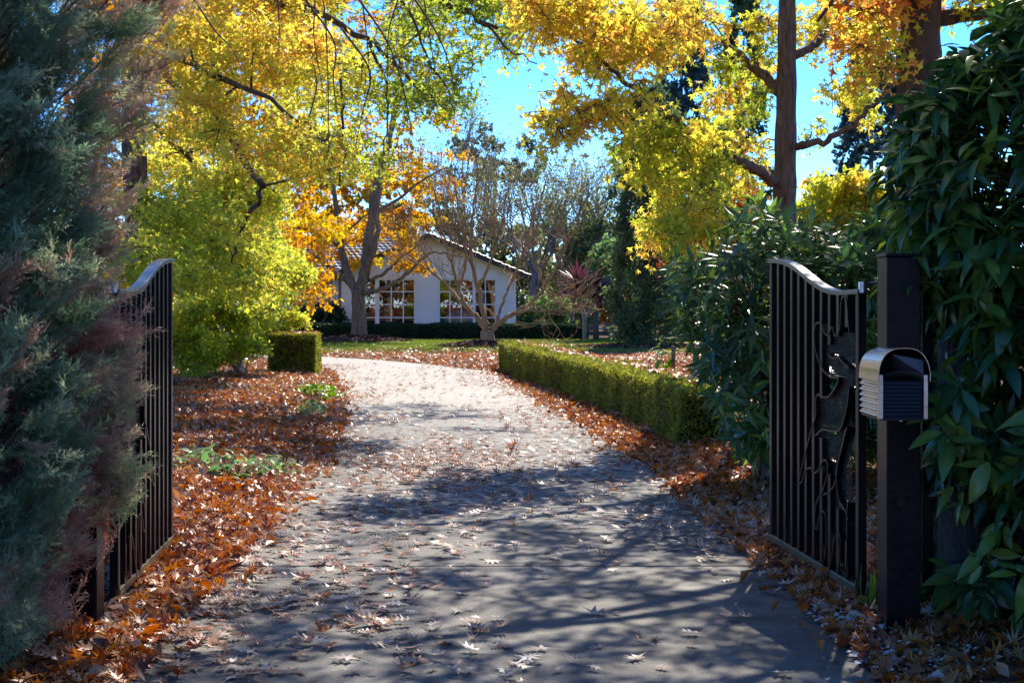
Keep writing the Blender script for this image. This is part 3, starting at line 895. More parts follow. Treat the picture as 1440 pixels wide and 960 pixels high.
# letterbox
def letterbox():
    d0, d1 = 6.80, 7.165
    x0 = (1238 - 720) / FPX * d0; x1 = (1301 - 720) / FPX * d0
    zb, zt = EYE - (589 - 425) / FPX * d0, EYE - (530 - 425) / FPX * d0
    root = empty("letterbox", ((x0 + x1) / 2, (d0 + d1) / 2, zb))
    # corrugated side skins
    for s, x in ((-1, x0), (1, x1)):
        c = MB(); n = 56
        zz = np.linspace(zb + .004, zt - .002, n)
        off = .006 * np.sin(np.arange(n) / n * 2 * math.pi * 7)
        vs = []
        for z, o in zip(zz, off): vs += [(x + s * (.004 + o), d0 + .022, z), (x + s * (.004 + o), d1, z)]
        fs = [(2*i, 2*i+1, 2*i+3, 2*i+2) for i in range(n - 1)]
        c.add(vs, fs); c.build("side_panel", M['stainless'], root, smooth=True)
    c = MB(); n = 50; zz = np.linspace(zb + .004, zt - .014, n)
    vs = []
    for i, z in enumerate(zz):
        o = .003 * math.sin(i / n * 2 * math.pi * 10)
        vs += [(x0 + .012, d0 + .008 + o, z), (x1 - .012, d0 + .008 + o, z)]
    c.add(vs, [(2*i, 2*i+1, 2*i+3, 2*i+2) for i in range(n - 1)])
    c.build("front_panel", M['dark_sheet'], root, smooth=True)
    c = MB(); c.box(x0, x1, d0, d1, zb - .006, zb + .002); c.box(x0 + .004, x1 - .004, d1 - .012, d1 - .003, zb + .003, zt); c.build("floor_and_back", M['dark_sheet'], root)
    for x in (x0 - .008, x1 - .008):
        c = MB(); c.box(x, x + .018, d0 - .008, d0 + .02, zb, zt + .01); c.build("corner_trim", M['galv'], root, bevel=.002)
    # arched hood, open at the front
    cx = (x0 + x1) / 2; hw = (x1 - x0) / 2 + .017
    def arch(h, r, y, n=22):
        out = []
        for i in range(n + 1):
            a = math.pi * i / n
            ca, sa = math.cos(a), math.sin(a)
            out.append((cx - r * math.copysign(abs(ca) ** .75, ca), y, zt - .018 + h * abs(sa) ** .8))
        return out
    c = MB(); A = arch(.148, hw, d0 - .03); B = arch(.138, hw - .003, d1 - .002)
    Ai = arch(.146, hw - .0025, d0 - .03); Bi = arch(.136, hw - .0055, d1 - .002)
    n = len(A)
    vs = A + B + Bi + Ai
    fs = []
    for k in range(4):
        for i in range(n - 1): fs.append((k*n+i, k*n+i+1, ((k+1)%4)*n+i+1, ((k+1)%4)*n+i))
    c.add(vs, fs); c.build("hood", M['stainless'], root, smooth=False)
    # added grey sheet standing in for the lit inside of the hood, and the rolled lip
    c = MB(); lip = []
    for i in range(13):
        t = i / 12
        x = x0 - .004 + (x1 - x0 + .008) * t
        lip.append((x, d0 - .004, zt + .002 + .028 * math.sin(math.pi * t) ** .7))
    base = [(x, d0 + .02, z - .028) for x, y, z in lip]
    c.add(lip + base, [(i, i+1, i+14, i+13) for i in range(12)])
    c.build("slot_lip", M['galv'], root)
    c = MB(); c.add([(x0 + .06, d0 + .03, zt + .10), (x1 - .004, d0 + .02, zt + .075), (x1 - .004, d0 + .012, zt + .012), (x0 + .13, d0 + .10, zt + .012)], [(0,1,2,3)])
    c.add([(x0 + .06, d0 + .031, zt + .10), (x0 + .13, d0 + .101, zt + .012), (x0 + .1, d0 + .18, zt + .012)], [(0,1,2)])
    c.build("inner_flap", M['flap'], root)
    c = MB(); Q = arch(.130, hw - .008, d1 - .006); Q2 = arch(.130, hw - .008, d1 - .010); c.add(Q + Q2, [tuple(range(n)), tuple(range(n, 2*n))[::-1]] + [(i, (i+1) % n, (i+1) % n + n, i + n) for i in range(n)]); c.build("hood_back", M['dark_sheet'], root)
    c = MB(); c.tube([(cx, d0 + .03, zb - .012), (cx, d0 + .03, zb - .005)], .008, 10); c.build("screw_head", M['galv'], root)
    tag(root, "silver letterbox with arched hood and ribbed sides fixed to the black post", "letterbox")
letterbox()

# ------------------------------------------------------------------ trees
OAKT = [oak_leaf(.25, .3, .2), oak_leaf(-.2, -.4, .1), oak_leaf(.1, .5, .3)]
START = [star_leaf(.2), star_leaf(.5), star_leaf(-.1)]
RH = [rhomb(.65, .12), rhomb(.5, -.1)]
OAKSIMPLE = [(np.array([(0,-.5,0),(.12,-.1,.03),(.45,.15,.1),(.1,.22,.03),(0,.7,0),(-.1,.22,.03),(-.45,.15,.1),(-.12,-.1,.03)], float),
              np.array([(0,1,7),(1,2,3),(1,3,7),(3,5,7),(5,6,7),(3,4,5)]))]

class Tree:
    def __init__(s, name, base, label, cat, bark, leafmat, group=None):
        s.root = empty(name, tuple(base)); tag(s.root, label, cat, group)
        s.bark, s.leafmat = bark, leafmat
        s.trunk = MB(); s.pts = []; s.rad = []
        s.tw = []; s.lp = []; s.lt = []; s.ld = []
    def limb(s, pts, r0, r1, n=8, sub=6, flare=0, record=True, wob=0.0):
        c = np.array(catmull(pts, sub))
        k = len(c)
        r = r0 + (r1 - r0) * np.linspace(0, 1, k) ** .85
        if flare:
            zz = c[:,2] - c[0,2]
            r = r * (1 + flare * np.exp(-zz / (r0 * 2.2)))
        r = r * (1 + .05 * np.sin(np.arange(k) * 1.7 + r0 * 90))
        if wob: c[1:-1] += RNG.normal(0, wob, (k - 2, 3))
        s.trunk.tube(c, r, n)
        if record:
            s.pts += list(c); s.rad += list(r)
        return c, r
    def twig(s, a, b, r0, sag=0.0):
        a = np.asarray(a); b = np.asarray(b)
        m = (a + b) / 2 + RNG.normal(0, .08, 3) * np.linalg.norm(b - a) - np.array([0, 0, sag])
        s.tw.append((a, m, b, r0))
    def clump(s, c, rad, ntw, nleaf, tint, tsd=.12, rconn=.02, connect=True, jit=.06, hang=0.0, rt=.006, out=None):
        c = np.asarray(c, float); rad = np.asarray(rad, float) * np.ones(3)
        if connect and s.pts:
            Pn = np.array(s.pts)
            dv = c - Pn
            dist = np.linalg.norm(dv, axis=1) + np.maximum(0, -dv[:,2]) * .8
            j = int(np.argmin(dist)); a = Pn[j]
            if np.linalg.norm(c - a) > .15:
                m1 = a + (c - a) * .5 + RNG.normal(0, .07, 3) * np.linalg.norm(c - a) + np.array([0, 0, .04 * np.linalg.norm(c - a)])
                rr = min(s.rad[j] * .6, rconn)
                cc = np.array(catmull([a, m1, c], 4))
                s.trunk.tube(cc, np.linspace(rr, rr * .4, len(cc)), 5)
                s.pts += list(cc[3:]); s.rad += [rr * .5] * (len(cc) - 3)
        v = RNG.normal(0, 1, (ntw, 3)); v /= np.linalg.norm(v, axis=1, keepdims=True)
        v *= RNG.uniform(.45, 1.0, (ntw, 1)) ** .5
        if out is not None: v = v + np.asarray(out) * .5
        ends = c + v * rad - np.array([0, 0, 1]) * hang * RNG.uniform(0, 1, (ntw, 1))
        for e in ends:
            st = c + (e - c) * RNG.uniform(0, .3) + RNG.normal(0, .05, 3) * rad
            s.twig(st, e, rt, hang * .1)
        per = max(1, nleaf // ntw)
        t = RNG.uniform(.35, 1.08, (ntw, per, 1))
        pos = c + (ends - c)[:, None, :] * t + RNG.normal(0, jit, (ntw, per, 3))
        s.lp.append(pos.reshape(-1, 3))
        tt = tint + RNG.normal(0, tsd * .6, (ntw, 1)) + RNG.normal(0, tsd, (ntw, per))
        s.lt.append(np.clip(tt, 0, 1).ravel())
    def recurse(s, a, d, L, r, lev, nchild, spread, up=.15, rmin=.004, droop=0, shrink=.62):
        """bare branching"""
        n = 4
        pts = [np.asarray(a, float)]; d = np.asarray(d, float) / np.linalg.norm(d)
        for i in range(n):
            d = d + RNG.normal(0, .13, 3) + np.array([0, 0, up * .4 - droop * .5])
            d /= np.linalg.norm(d)
            pts.append(pts[-1] + d * L / n)
        rr = np.linspace(r, max(rmin, r * .5), n + 1)
        if lev <= 1: 
            s.tw.append((pts[0], pts[2], pts[4], max(rmin, r)))
        else:
            s.trunk.tube(pts, rr, 5)
        s.ld.append((pts[-1], d))
        if lev == 0: return
        for k in range(nchild):
            t = RNG.uniform(.3, 1.0) if k else 1.0
            i = min(n - 1, int(t * n)); f = t * n - i
            p = pts[i] + (pts[i+1] - pts[i]) * f
            nd = d + RNG.normal(0, spread, 3)
            s.recurse(p, nd, L * shrink * RNG.uniform(.75, 1.25), max(rmin, r * .58), lev - 1, nchild, spread, up, rmin, droop, shrink)
    def finish(s, temps, size, ssd=.2, pitch=.7, hangdown=False, crown="crown", smooth=True):
        if s.tw:
            A = np.array([q[0] for q in s.tw]); Bm = np.array([q[1] for q in s.tw]); C = np.array([q[2] for q in s.tw]); r = np.array([q[3] for q in s.tw])
            d = C - A; d /= np.linalg.norm(d, axis=1, keepdims=True) + 1e-9
            x = np.cross(d, [0.31, .2, .93]); x /= np.linalg.norm(x, axis=1, keepdims=True) + 1e-9
            y = np.cross(d, x)
            V = []
            for p, f in ((A, 1), (Bm, .75), (C, .35)):
                for k in range(3):
                    a = 2 * math.pi * k / 3
                    V.append(p + (r * f)[:, None] * (math.cos(a) * x + math.sin(a) * y))
            V = np.stack(V, 1)
            tf = []
            for i in (0, 1):
                for k in range(3):
                    k2 = (k + 1) % 3
                    tf.append((i*3+k, i*3+k2, (i+1)*3+k2, (i+1)*3+k))
            F = np.array(tf)[None] + (np.arange(len(A)) * 9)[:, None, None]
            s.trunk.add(V.reshape(-1, 3), F.reshape(-1, 4).tolist())
        if s.trunk.v: s.trunk.build("trunk", s.bark, s.root, smooth=True)
        if s.lp:
            p = np.concatenate(s.lp); t = np.concatenate(s.lt); n = len(p)
            if hangdown:
                dr = np.stack([RNG.normal(0, .55, n), RNG.normal(0, .55, n), -np.ones(n) * .8 + RNG.normal(0, .3, n)], -1)
                up = np.stack([RNG.normal(0, 1, n), RNG.normal(0, 1, n), RNG.normal(.5, .6, n)], -1)
                Rm = dir_R(dr, up)
            else:
                Rm = euler_R(RNG.uniform(0, 6.28, n), RNG.normal(-.3, pitch, n), RNG.normal(0, pitch, n))
            scatter(crown, temps, p, Rm, size * np.clip(RNG.normal(1, ssd, n), .5, 1.6), t, s.leafmat, s.root)
        return s.root

# --- pin oak on the left, trunk half hidden by the conifers
def pin_oak():
    B = P(212, 548, 27); B[2] = .02
    T = Tree("pin_oak", B, "tall pin oak with drooping yellow and green foliage, dark trunk rising behind the open gate leaf hidden by conifers", "tree", M['bark_oak'], M['pinoak'])
    T.root["label"] = "tall pin oak with drooping yellow-green boughs, dark trunk behind the half-hidden gate"
    T.limb([B, P(203, 450, 27), P(190, 250, 27), P(186, 60, 27), P(190, -140, 27), P(200, -330, 27)], .30, .12, 12, 5, flare=.7)
    hero = [
        ([P(195,60,27), P(250,120,26), P(295,155,25), P(335,215,24), P(370,262,23.5)], .10, .06),
        ([P(370,262,23.5), P(352,300,23.4), P(332,335,23.3), P(325,370,23.2)], .05, .015),
        ([P(190,-30,27), P(300,-20,25), P(420,10,23), P(520,60,22), P(600,130,21.5)], .11, .02),
        ([P(190,-100,27), P(320,-110,24), P(480,-70,21.5), P(600,-10,20.5), P(700,40,20)], .12, .02),
        ([P(188,150,27), P(260,220,28), P(330,290,29), P(390,330,30)], .07, .02),
        ([P(190,-10,27), P(290,60,29), P(400,110,30), P(520,150,31)], .09, .02),
        ([P(190,20,27), P(270,90,24), P(380,140,22), P(460,200,21)], .08, .015),
        ([P(190,-150,27), P(350,-190,28), P(520,-170,29), P(680,-130,29.5), P(840,-110,30)], .1, .02),
        ([P(420,10,23), P(470,90,22), P(485,180,21.6), P(478,260,21.4)], .035, .01),
        ([P(520,60,22), P(545,130,21.6), P(540,220,21.4)], .03, .008),
        ([P(480,-70,21.5), P(560,0,21), P(600,80,20.8), P(640,160,20.7)], .03, .008),
        ([P(600,-10,20.5), P(660,20,20.3), P(720,70,20.2), P(755,90,20.1)], .03, .008),
    ]
    for pts, a, b_ in hero: T.limb(pts, a, b_, 7, 5, wob=.03)
    rr = random.Random(4)
    # visible crown: foliage density and hue by place
    n = 0
    def tint_at(px, py):
        t = .36
        if px < 450: t += .24 * (1 - max(0, py) / 400) + .02
        if px > 560: t -= .18
        if py > 240: t -= .06
        return t
    for _ in range(180):
        px = rr.uniform(195, 640); py = rr.uniform(-60, 400)
        if py > 240 and px > 400: continue
        if py > 200 and px > 520: continue
        if px > 520 and rr.random() < .45: continue
        d = rr.uniform(21, 32)
        if px > 430: d = rr.uniform(20, 26)
        r = rr.uniform(.55, 1.0)
        nl = int(640 * r) if px < 460 else int(330 * r)
        T.clump(P(px, py, d), (r, r, r * .5), 22, nl, tint_at(px, py) + rr.uniform(-.1, .1), .10, .022, hang=.25)
    for _ in range(30):   # thin greener sprays reaching right against the sky
        px = rr.uniform(560, 745); py = rr.uniform(-40, 40 + (745 - px) * .9)
        T.clump(P(px, py, rr.uniform(19.8, 22)), (.5, .5, .4), 16, 125, rr.uniform(.08, .34), .08, .014, hang=.2)
    for _ in range(60):   # low skirt at the left, seen above the shrubs
        px = rr.uniform(230, 385); py = rr.uniform(230, 395)
        r = rr.uniform(.5, .85)
        T.clump(P(px, py, rr.uniform(24, 31)), (r, r, r * .5), 20, int(640 * r), tint_at(px, py) + rr.uniform(-.1, .1), .1, .018, hang=.3)
    for _ in range(38):   # upper crown, above the picture
        a = rr.uniform(0, 6.28); q = rr.uniform(0, 1) ** .5 * 6
        T.clump((-6.4 + q * math.cos(a), 27 + q * math.sin(a), rr.uniform(7.5, 13)), (1.2, 1.2, .8), 14, 240, .5, .12, .03)
    for _ in range(16):  # unseen clumps added above the frame to shade the drive
        T.clump((rr.uniform(-.8, 2.4), rr.uniform(26, 31), rr.uniform(7.9, 9)), (.8, .8, .4), 14, 300, .4, .12, .02)
    # long bare whips hanging in front
    for px, py, px2, py2 in ((440,-20,455,130), (452,-10,462,215), (500,-30,520,120), (560,-20,545,110), (545,60,580,190), (385,-20,392,75), (470,60,474,160), (610,40,640,130), (300,40,340,100), (520,100,500,205), (590,-20,612,100)):
        d = rr.uniform(18.8, 20.2)
        T.limb([P(px - 40, py - 60, d), P(px, py, d), P((px + px2) / 2 + rr.uniform(-8, 8), (py + py2) / 2, d), P(px2, py2, d)], .016, .005, 5, 5, record=False)
    T.finish(OAKSIMPLE, .092, .25, .8)
pin_oak()

# --- golden maple behind the pin oak, left background fill
def golden_back(px, d, zt, r, label, seed, tint):
    x = (px - 720) / FPX * d
    B = np.array([x, d, 0.0])
    T = Tree("golden_tree", B, label, "tree", M['bark_grey'], M['maple'])
    rr = random.Random(seed)
    T.limb([B, B + [.1, 0, 2], B + [.0, .2, zt * .5], B + [.2, 0, zt * .9]], .28, .05, 9, 5, flare=.4)
    for i in range(7):
        a = rr.uniform(0, 6.28); z = rr.uniform(1.8, zt * .6)
        T.limb([B + [0, 0, z], B + [r * .4 * math.cos(a), r * .4 * math.sin(a), z + 1.2], B + [r * .8 * math.cos(a), r * .8 * math.sin(a), z + 2.6]], .10, .03, 6, 4)
    for i in range(120):
        a = rr.uniform(0, 6.28); q = rr.uniform(.2, 1) ** .5 * r; z = rr.uniform(1.6, zt)
        q *= 1 - .5 * max(0, (z / zt - .55)) * 2
        T.clump(B + [q * math.cos(a), q * math.sin(a), z], (.95, .95, .65), 18, 330, tint + rr.uniform(-.15, .15), .12, .03)
    T.finish(RH, .14, .25, .8)
golden_back(255, 43, 11.5, 4.6, "golden orange tree standing behind the pin oak's trunk", 21, .45)
golden_back(318, 60, 12.5, 3.4, "amber tree between the pin oak and the forked maple", 22, .40)

# --- forked maple in front of the house
def forked_maple():
    d = 59.0
    B = P(505, 486, d); B[2] = .2
    T = Tree("forked_maple", B, "forked maple with thick brown trunk and orange leaves on the lawn before the house", "tree", M['bark_maple'], M['maple'])
    T.limb([B - [0, 0, .25], P(505, 450, d), P(504, 425, d), P(503, 408, d)], .28, .25, 14, 4, flare=.35)
    lim = [
        ([P(503,412,d), P(492,392,d), P(482,360,d), P(476,320,d), P(472,288,d), P(462,230,d), P(455,160,d)], .20, .06),
        ([P(503,412,d), P(512,390,d), P(515,360,d), P(522,310,d), P(530,255,d), P(545,205,d), P(560,130,d), P(570,40,d)], .26, .07),
        ([P(515,385,d), P(522,365,d-.4), P(530,330,d-.5), P(532,280,d-.6), P(540,230,d-.6), P(550,200,d-.6)], .15, .05),
        ([P(497,400,d), P(478,388,d), P(462,375,d), P(450,366,d), P(430,350,d)], .14, .05),
        ([P(478,350,d), P(465,335,d), P(450,312,d), P(440,300,d)], .09, .03),
        ([P(512,412,d), P(530,408,d-1), P(550,400,d-1.2), P(575,384,d-1.4), P(600,358,d-1.5), P(620,355,d-1.5), P(650,362,d-1.6)], .11, .03),
        ([P(520,395,d), P(545,380,d-.6), P(560,365,d-.8), P(590,345,d-1), P(620,335,d-1)], .08, .02),
        ([P(525,300,d), P(560,280,d), P(600,250,d), P(640,230,d)], .09, .02),
        ([P(480,330,d), P(520,300,d+1), P(560,290,d+1.5)], .06, .02),
    ]
    for pts, a, b_ in lim: T.limb(pts, a, b_, 8, 5, wob=.02)
    rr = random.Random(8)
    for _ in range(165):
        px = rr.uniform(425, 640); py = rr.uniform(-150, 385)
        if py > 330 and px > 600: continue
        if 465 < px < 560 and py > 330 and rr.random() < .4: continue
        if px > 600 and rr.random() < .55: continue
        dd = d + (rr.uniform(-.5, 3.5) if py < 230 else rr.uniform(1.2, 4))
        if py > 340 and rr.random() < .3: continue
        r = rr.uniform(.6, 1.05)
        T.clump(P(px, py, dd), (r, r, r * .45), 14, int(150 * r), .45 + rr.uniform(-.15, .2), .12, .03, rt=.009)
    for _ in range(46):      # low orange sprays before the roof
        r = rr.uniform(.4, .75)
        T.clump(P(rr.uniform(425, 590), rr.uniform(305, 378), d + rr.uniform(1, 4)), (r, r, r * .45), 12, int(150 * r), .4 + rr.uniform(-.2, .2), .12, .02, rt=.008)
    T.finish(RH, .16, .25, .8)
forked_maple()

# --- bare vase-shaped tree
def bare_tree():
    d = 51.0
    B = P(686, 493, d); B[2] = .18
    T = Tree("bare_crepe_myrtle", B, "leafless vase-shaped tree with smooth tan limbs before the right house window", "tree", M['bark_pale'], M['maple'])
    T.limb([B - [0, 0, .25], P(686, 478, d), P(685, 465, d)], .24, .20, 12, 4, flare=.3)
    heads = []
    for pts, a, b_ in [
        ([P(683,466,d), P(672,448,d), P(655,430,d), P(645,405,d), P(638,380,d), P(628,345,d), P(615,300,d)], .11, .026),
        ([P(684,466,d), P(680,440,d-.2), P(672,405,d-.3), P(665,375,d-.3), P(662,345,d-.3), P(665,300,d-.3), P(672,240,d-.2)], .115, .026),
        ([P(686,468,d), P(700,455,d), P(722,440,d), P(745,428,d), P(765,405,d), P(785,370,d), P(805,330,d)], .12, .026),
        ([P(700,455,d), P(705,430,d+.3), P(718,400,d+.4), P(735,360,d+.5), P(748,300,d+.5)], .07, .022),
        ([P(655,430,d), P(635,408,d+.5), P(610,385,d+.6), P(588,372,d+.7), P(570,360,d+.8)], .065, .02),
        ([P(672,405,d-.3), P(690,370,d-.5), P(702,330,d-.6), P(712,270,d-.6)], .065, .02),
        ([P(645,405,d), P(655,370,d+.3), P(650,320,d+.4), P(640,260,d+.4)], .06, .02),
        ([P(722,440,d), P(750,436,d-.4), P(775,438,d-.5), P(800,425,d-.5)], .06, .02)]:
        c, r = T.limb(pts, a, b_, 8, 5, wob=.02)
        for f in (.45, .55, .65, .75, .85, .95, 1.0):
            i = int(f * (len(c) - 1))
            dv = c[i] - c[max(0, i - 3)]
            heads.append((c[i], dv / np.linalg.norm(dv), r[i]))
    for p, dv, r in heads:
        for k in range(1 + (RNG.random() < .95)):
            nd = dv + RNG.normal(0, .5, 3) + [0, 0, .2]
            T.recurse(p, nd, RNG.uniform(.8, 1.35), min(r * .55, .02), 3, 3, .38, .22, .0055)
    # sweeping lower whips on the right
    for i in range(15):
        p = P(RNG.uniform(760, 800), RNG.uniform(380, 430), d - .3)
        e = P(RNG.uniform(815, 862), RNG.uniform(365, 440), d + RNG.uniform(-1, .5))
        mid = (p + e) / 2 - [0, 0, RNG.uniform(0, .5)]
        T.trunk.tube(catmull([p, mid, e], 4), np.linspace(.016, .007, 9), 4)
    T.finish(RH, .1)
    return T
bare_tree()

# --- liquidambar on the right
def liquidambar():
    d = 18.0
    B = P(1103, 610, d); B[2] = .05
    T = Tree("liquidambar", B, "liquidambar with straight ridged trunk and yellow star leaves above the rhododendron", "tree", M['bark_amber'], M['amber'])
    T.limb([B - [0,0,.1], P(1102, 480, d), P(1102, 330, d), P(1104, 240, d), P(1106, 120, d), P(1107, 0, d), P(1108, -160, d), P(1110, -360, d), P(1112, -560, d)], .19, .06, 18, 6, flare=.25)
    hero = [
        ([P(1098,262,d), P(1075,248,d-.2), P(1045,228,d-.5), P(1010,207,d-.8), P(975,190,d-1), P(945,165,d-1.2), P(905,135,d-1.4), P(870,105,d-1.6), P(830,70,d-1.8), P(780,40,d-2)], .075, .014),
        ([P(905,135,d-1.4), P(870,140,d-1.8), P(835,150,d-2), P(800,170,d-2.1), P(785,195,d-2.1)], .022, .007),
        ([P(1096,130,d), P(1060,95,d+.3), P(1015,60,d+.5), P(960,20,d+.7), P(900,-20,d+.8)], .07, .02),
        ([P(1115,205,d), P(1150,200,d-.2), P(1190,182,d-.3), P(1225,150,d-.4), P(1260,110,d-.5)], .05, .02),
        ([P(1115,80,d), P(1145,62,d), P(1175,30,d), P(1200,-10,d)], .055, .03),
        ([P(975,190,d-1), P(955,215,d-1), P(940,250,d-1), P(925,290,d-1)], .02, .006),
        ([P(1010,207,d-.8), P(990,235,d-.8), P(980,270,d-.8), P(975,310,d-.8)], .02, .006),
        ([P(1100,-60,d), P(1000,-120,d-1), P(880,-110,d-2), P(790,-60,d-2.4), P(740,0,d-2.5)], .08, .015),
        ([P(1110,-60,d), P(1180,-90,d), P(1260,-110,d), P(1330,-80,d)], .07, .02),
    ]
    for pts, a, b_ in hero: T.limb(pts, a, b_, 10, 6, wob=.015)
    rr = random.Random(14)
    def put(px0, px1, py0, py1, n, r0, r1, lf, t0, t1, d0=-2, d1=.8, shape=None):
        for _ in range(n):
            px, py = rr.uniform(px0, px1), rr.uniform(py0, py1)
            if shape and not shape(px, py): continue
            r = rr.uniform(r0, r1)
            T.clump(P(px, py, d + rr.uniform(d0, d1)), (r, r, r * .75), max(6, int(20 * r / .5)), int(lf * r), rr.uniform(t0, t1), .09, .012, hang=.18, jit=.05)
    put(760, 870, 125, 190, 16, .2, .36, 170, .42, .75, -2.4, -1.6)
    put(800, 1000, -10, 78, 34, .3, .5, 260, .35, .72, -2.4, .4)
    put(730, 830, -20, 40, 14, .3, .45, 230, .30, .7, -2.6, -1.6)
    put(820, 900, 70, 150, 9, .2, .35, 180, .35, .6, -2.2, -1)
    put(875, 1010, 175, 330, 44, .26, .44, 260, .16, .5, -1.7, -.3, lambda x, y: (y < 250 or x > 890) and (x - 875) * 1.0 + 175 > y - 130)
    put(985, 1080, 175, 290, 18, .24, .38, 190, .25, .75, .1, 1.8)
    put(1000, 1080, -20, 170, 20, .25, .4, 170, .08, .7, .2, 1.6)
    put(1135, 1220, 95, 190, 13, .2, .34, 170, .25, .55, .2, 1.2)
    put(1140, 1260, -20, 45, 15, .25, .4, 190, .3, .6, .2, 1.5)
    put(1060, 1160, -30, 40, 7, .25, .4, 120, .25, .55, .5, 1.5)
    put(900, 985, 300, 345, 9, .24, .36, 180, .55, .9, -.5, .8)
    for _ in range(36):      # crown above the picture
        a = rr.uniform(0, 6.28); q = rr.uniform(0, 1) ** .5 * 4.6
        T.clump((1.6 + q * math.cos(a), 16.0 + q * math.sin(a), rr.uniform(6.6, 11.5)), (.9, .9, .6), 14, 210, rr.uniform(.3, .6), .12, .03)
    T.finish(START, .118, .2, .8, hangdown=True)
liquidambar()

# --- second big oak at the right
def right_oak():
    d = 15.0
    B = P(1300, 650, d); B[2] = 0
    T = Tree("red_oak", B, "big dark-trunked oak with orange leaves rising above the laurel", "tree", M['bark_oak'], M['pinoak'])
    T.limb([B, P(1296, 300, d), P(1292, 100, d), P(1296, 0, d), P(1300, -200, d), P(1310, -450, d)], .30, .12, 16, 5, flare=.4)
    for pts, a, b_ in [([P(1300,30,d), P(1350,22,d), P(1400,15,d), P(1460,-10,d)], .09, .05), ([P(1290,-20,d), P(1240,-40,d-.4), P(1190,-20,d-.7), P(1150,30,d-.9)], .06, .015),
                       ([P(1300,-100,d), P(1180,-160,d-2), P(1050,-150,d-3), P(950,-100,d-3.5)], .1, .02), ([P(1300,-150,d), P(1420,-200,d), P(1540,-180,d+1)], .1, .03),
                       ([P(1300,-120,d), P(1250,-260,d-3), P(1000,-360,d-5)], .09, .03), ([P(1300,-160,d), P(1000,-320,d-2), P(600,-330,d-3)], .09, .02)]:
        T.limb(pts, a, b_, 9, 5)
    rr = random.Random(15)
    for px0, px1, py0, py1, n, t0, t1 in ((1215, 1300, -30, 30, 9, .6, .95), (1180, 1245, 30, 105, 7, .15, .8), (1330, 1440, -40, 25, 9, .3, .6), (1230, 1262, 50, 110, 3, .2, .9)):
        for _ in range(n):
            r = rr.uniform(.22, .42)
            T.clump(P(rr.uniform(px0, px1), rr.uniform(py0, py1), d + rr.uniform(-1.2, .6)), (r, r, r * .6), 14, int(230 * r), rr.uniform(t0, t1), .1, .012, hang=.1)
    for _ in range(125):      # unseen wide crown over the drive, shaped to shade it
        a = rr.uniform(0, 6.28); q = rr.uniform(0, 1) ** .5
        y_ = 11.6 + 4.6 * q * math.sin(a)
        T.clump((2.3 + 4.2 * q * math.cos(a), y_, max(rr.uniform(4.6, 8.5), 2.6 + .198 * y_)), (.9, .9, .5), 14, 300, rr.uniform(.4, .8), .12, .03)
    T.finish(OAKSIMPLE, .10, .2, .8)
right_oak()

# --- shrubs built from clumps
def clump_shrub(name, label, cat, base, blobs, mat, temps, size, seed, bark='bark_grey', tint=(.2, .7), per=300, rad=.5, stem=.03, group=None, hang=.1, tw=16, rt=.006, jit=.06):
    """blobs: (centre xyz, radii, number of clumps)"""
    T = Tree(name, base, label, cat, M[bark], M[mat], group)
    rr = random.Random(seed)
    base = np.asarray(base, float)
    for c, r, n in blobs:
        c = np.asarray(c, float); r = np.asarray(r, float) * np.ones(3)
        for i in range(3):
            e = c + np.array([rr.uniform(-.6, .6), rr.uniform(-.6, .6), rr.uniform(-.2, .5)]) * r
            s0 = base + [rr.uniform(-.12, .12), rr.uniform(-.12, .12), 0]
            T.limb([s0, s0 + (e - s0) * .5 + [0, 0, .15], e], stem, stem * .35, 6, 4)
        for i in range(n):
            v = np.array([rr.gauss(0, 1) for _ in range(3)]); v /= np.linalg.norm(v); v *= rr.uniform(.3, 1) ** .4
            p = c + v * r
            if p[2] < .15: p[2] = .15 + rr.uniform(0, .2)
            q = rad * rr.uniform(.7, 1.2)
            T.clump(p, (q, q, q * .7), tw, int(per * q / rad), rr.uniform(*tint), .1, stem * .3, hang=hang, rt=rt, jit=jit)
    return T.finish(temps, size, .25, .8)

gb = P(340, 515, 31.5)
clump_shrub("golden_shrub", "low yellow-green shrub on the leaf litter beside the clipped box block", "shrub", (gb[0], 31.5, .05),
            [(P(310, 455, 31), (1.15, 1.0, .75), 34), (P(375, 425, 33.6), (.7, .6, .8), 22), (P(270, 470, 30), (.6, .7, .6), 16), (P(390,385,32),(.7,.7,.5),12)], 'golden', RH, .085, 31, tint=(.1, .62), per=420, rad=.42, tw=22)
yb = P(1185, 330, 26)
clump_shrub("yellow_shrub", "bright yellow shrub behind the liquidambar's trunk on the right", "shrub", (yb[0], 26, .05),
            [(P(1185, 320, 26), (.9, .8, .95), 34), (P(1235, 350, 26), (1.0, .8, 1.1), 34), (P(1140, 360, 26), (.8, .7, .8), 18)], 'golden', RH, .11, 32, tint=(.45, .75), per=260, rad=.4)
ob = P(1010, 380, 25)
clump_shrub("bronze_leaved_shrub", "sparse shrub with orange-brown leaves between the dark conifer and the liquidambar trunk", "shrub", (ob[0], 25, .05),
            [(P(1020, 330, 25), (.8, .7, 1.0), 22), (P(960, 350, 25), (.6, .6, .6), 10)], 'orange', RH, .10, 33, tint=(.2, 1), per=90, rad=.42, rt=.009)
os_ = P(858, 440, 64)
clump_shrub("orange_shrub", "small orange shrub beside the timber post near the lawn's edge", "shrub", (os_[0], 64, 0),
            [(P(860, 425, 64), (.55, .5, .9), 16)], 'orange', RH, .12, 34, tint=(.1, .9), per=120, rad=.4, rt=.01)
ys_ = P(765, 450, 67.5)
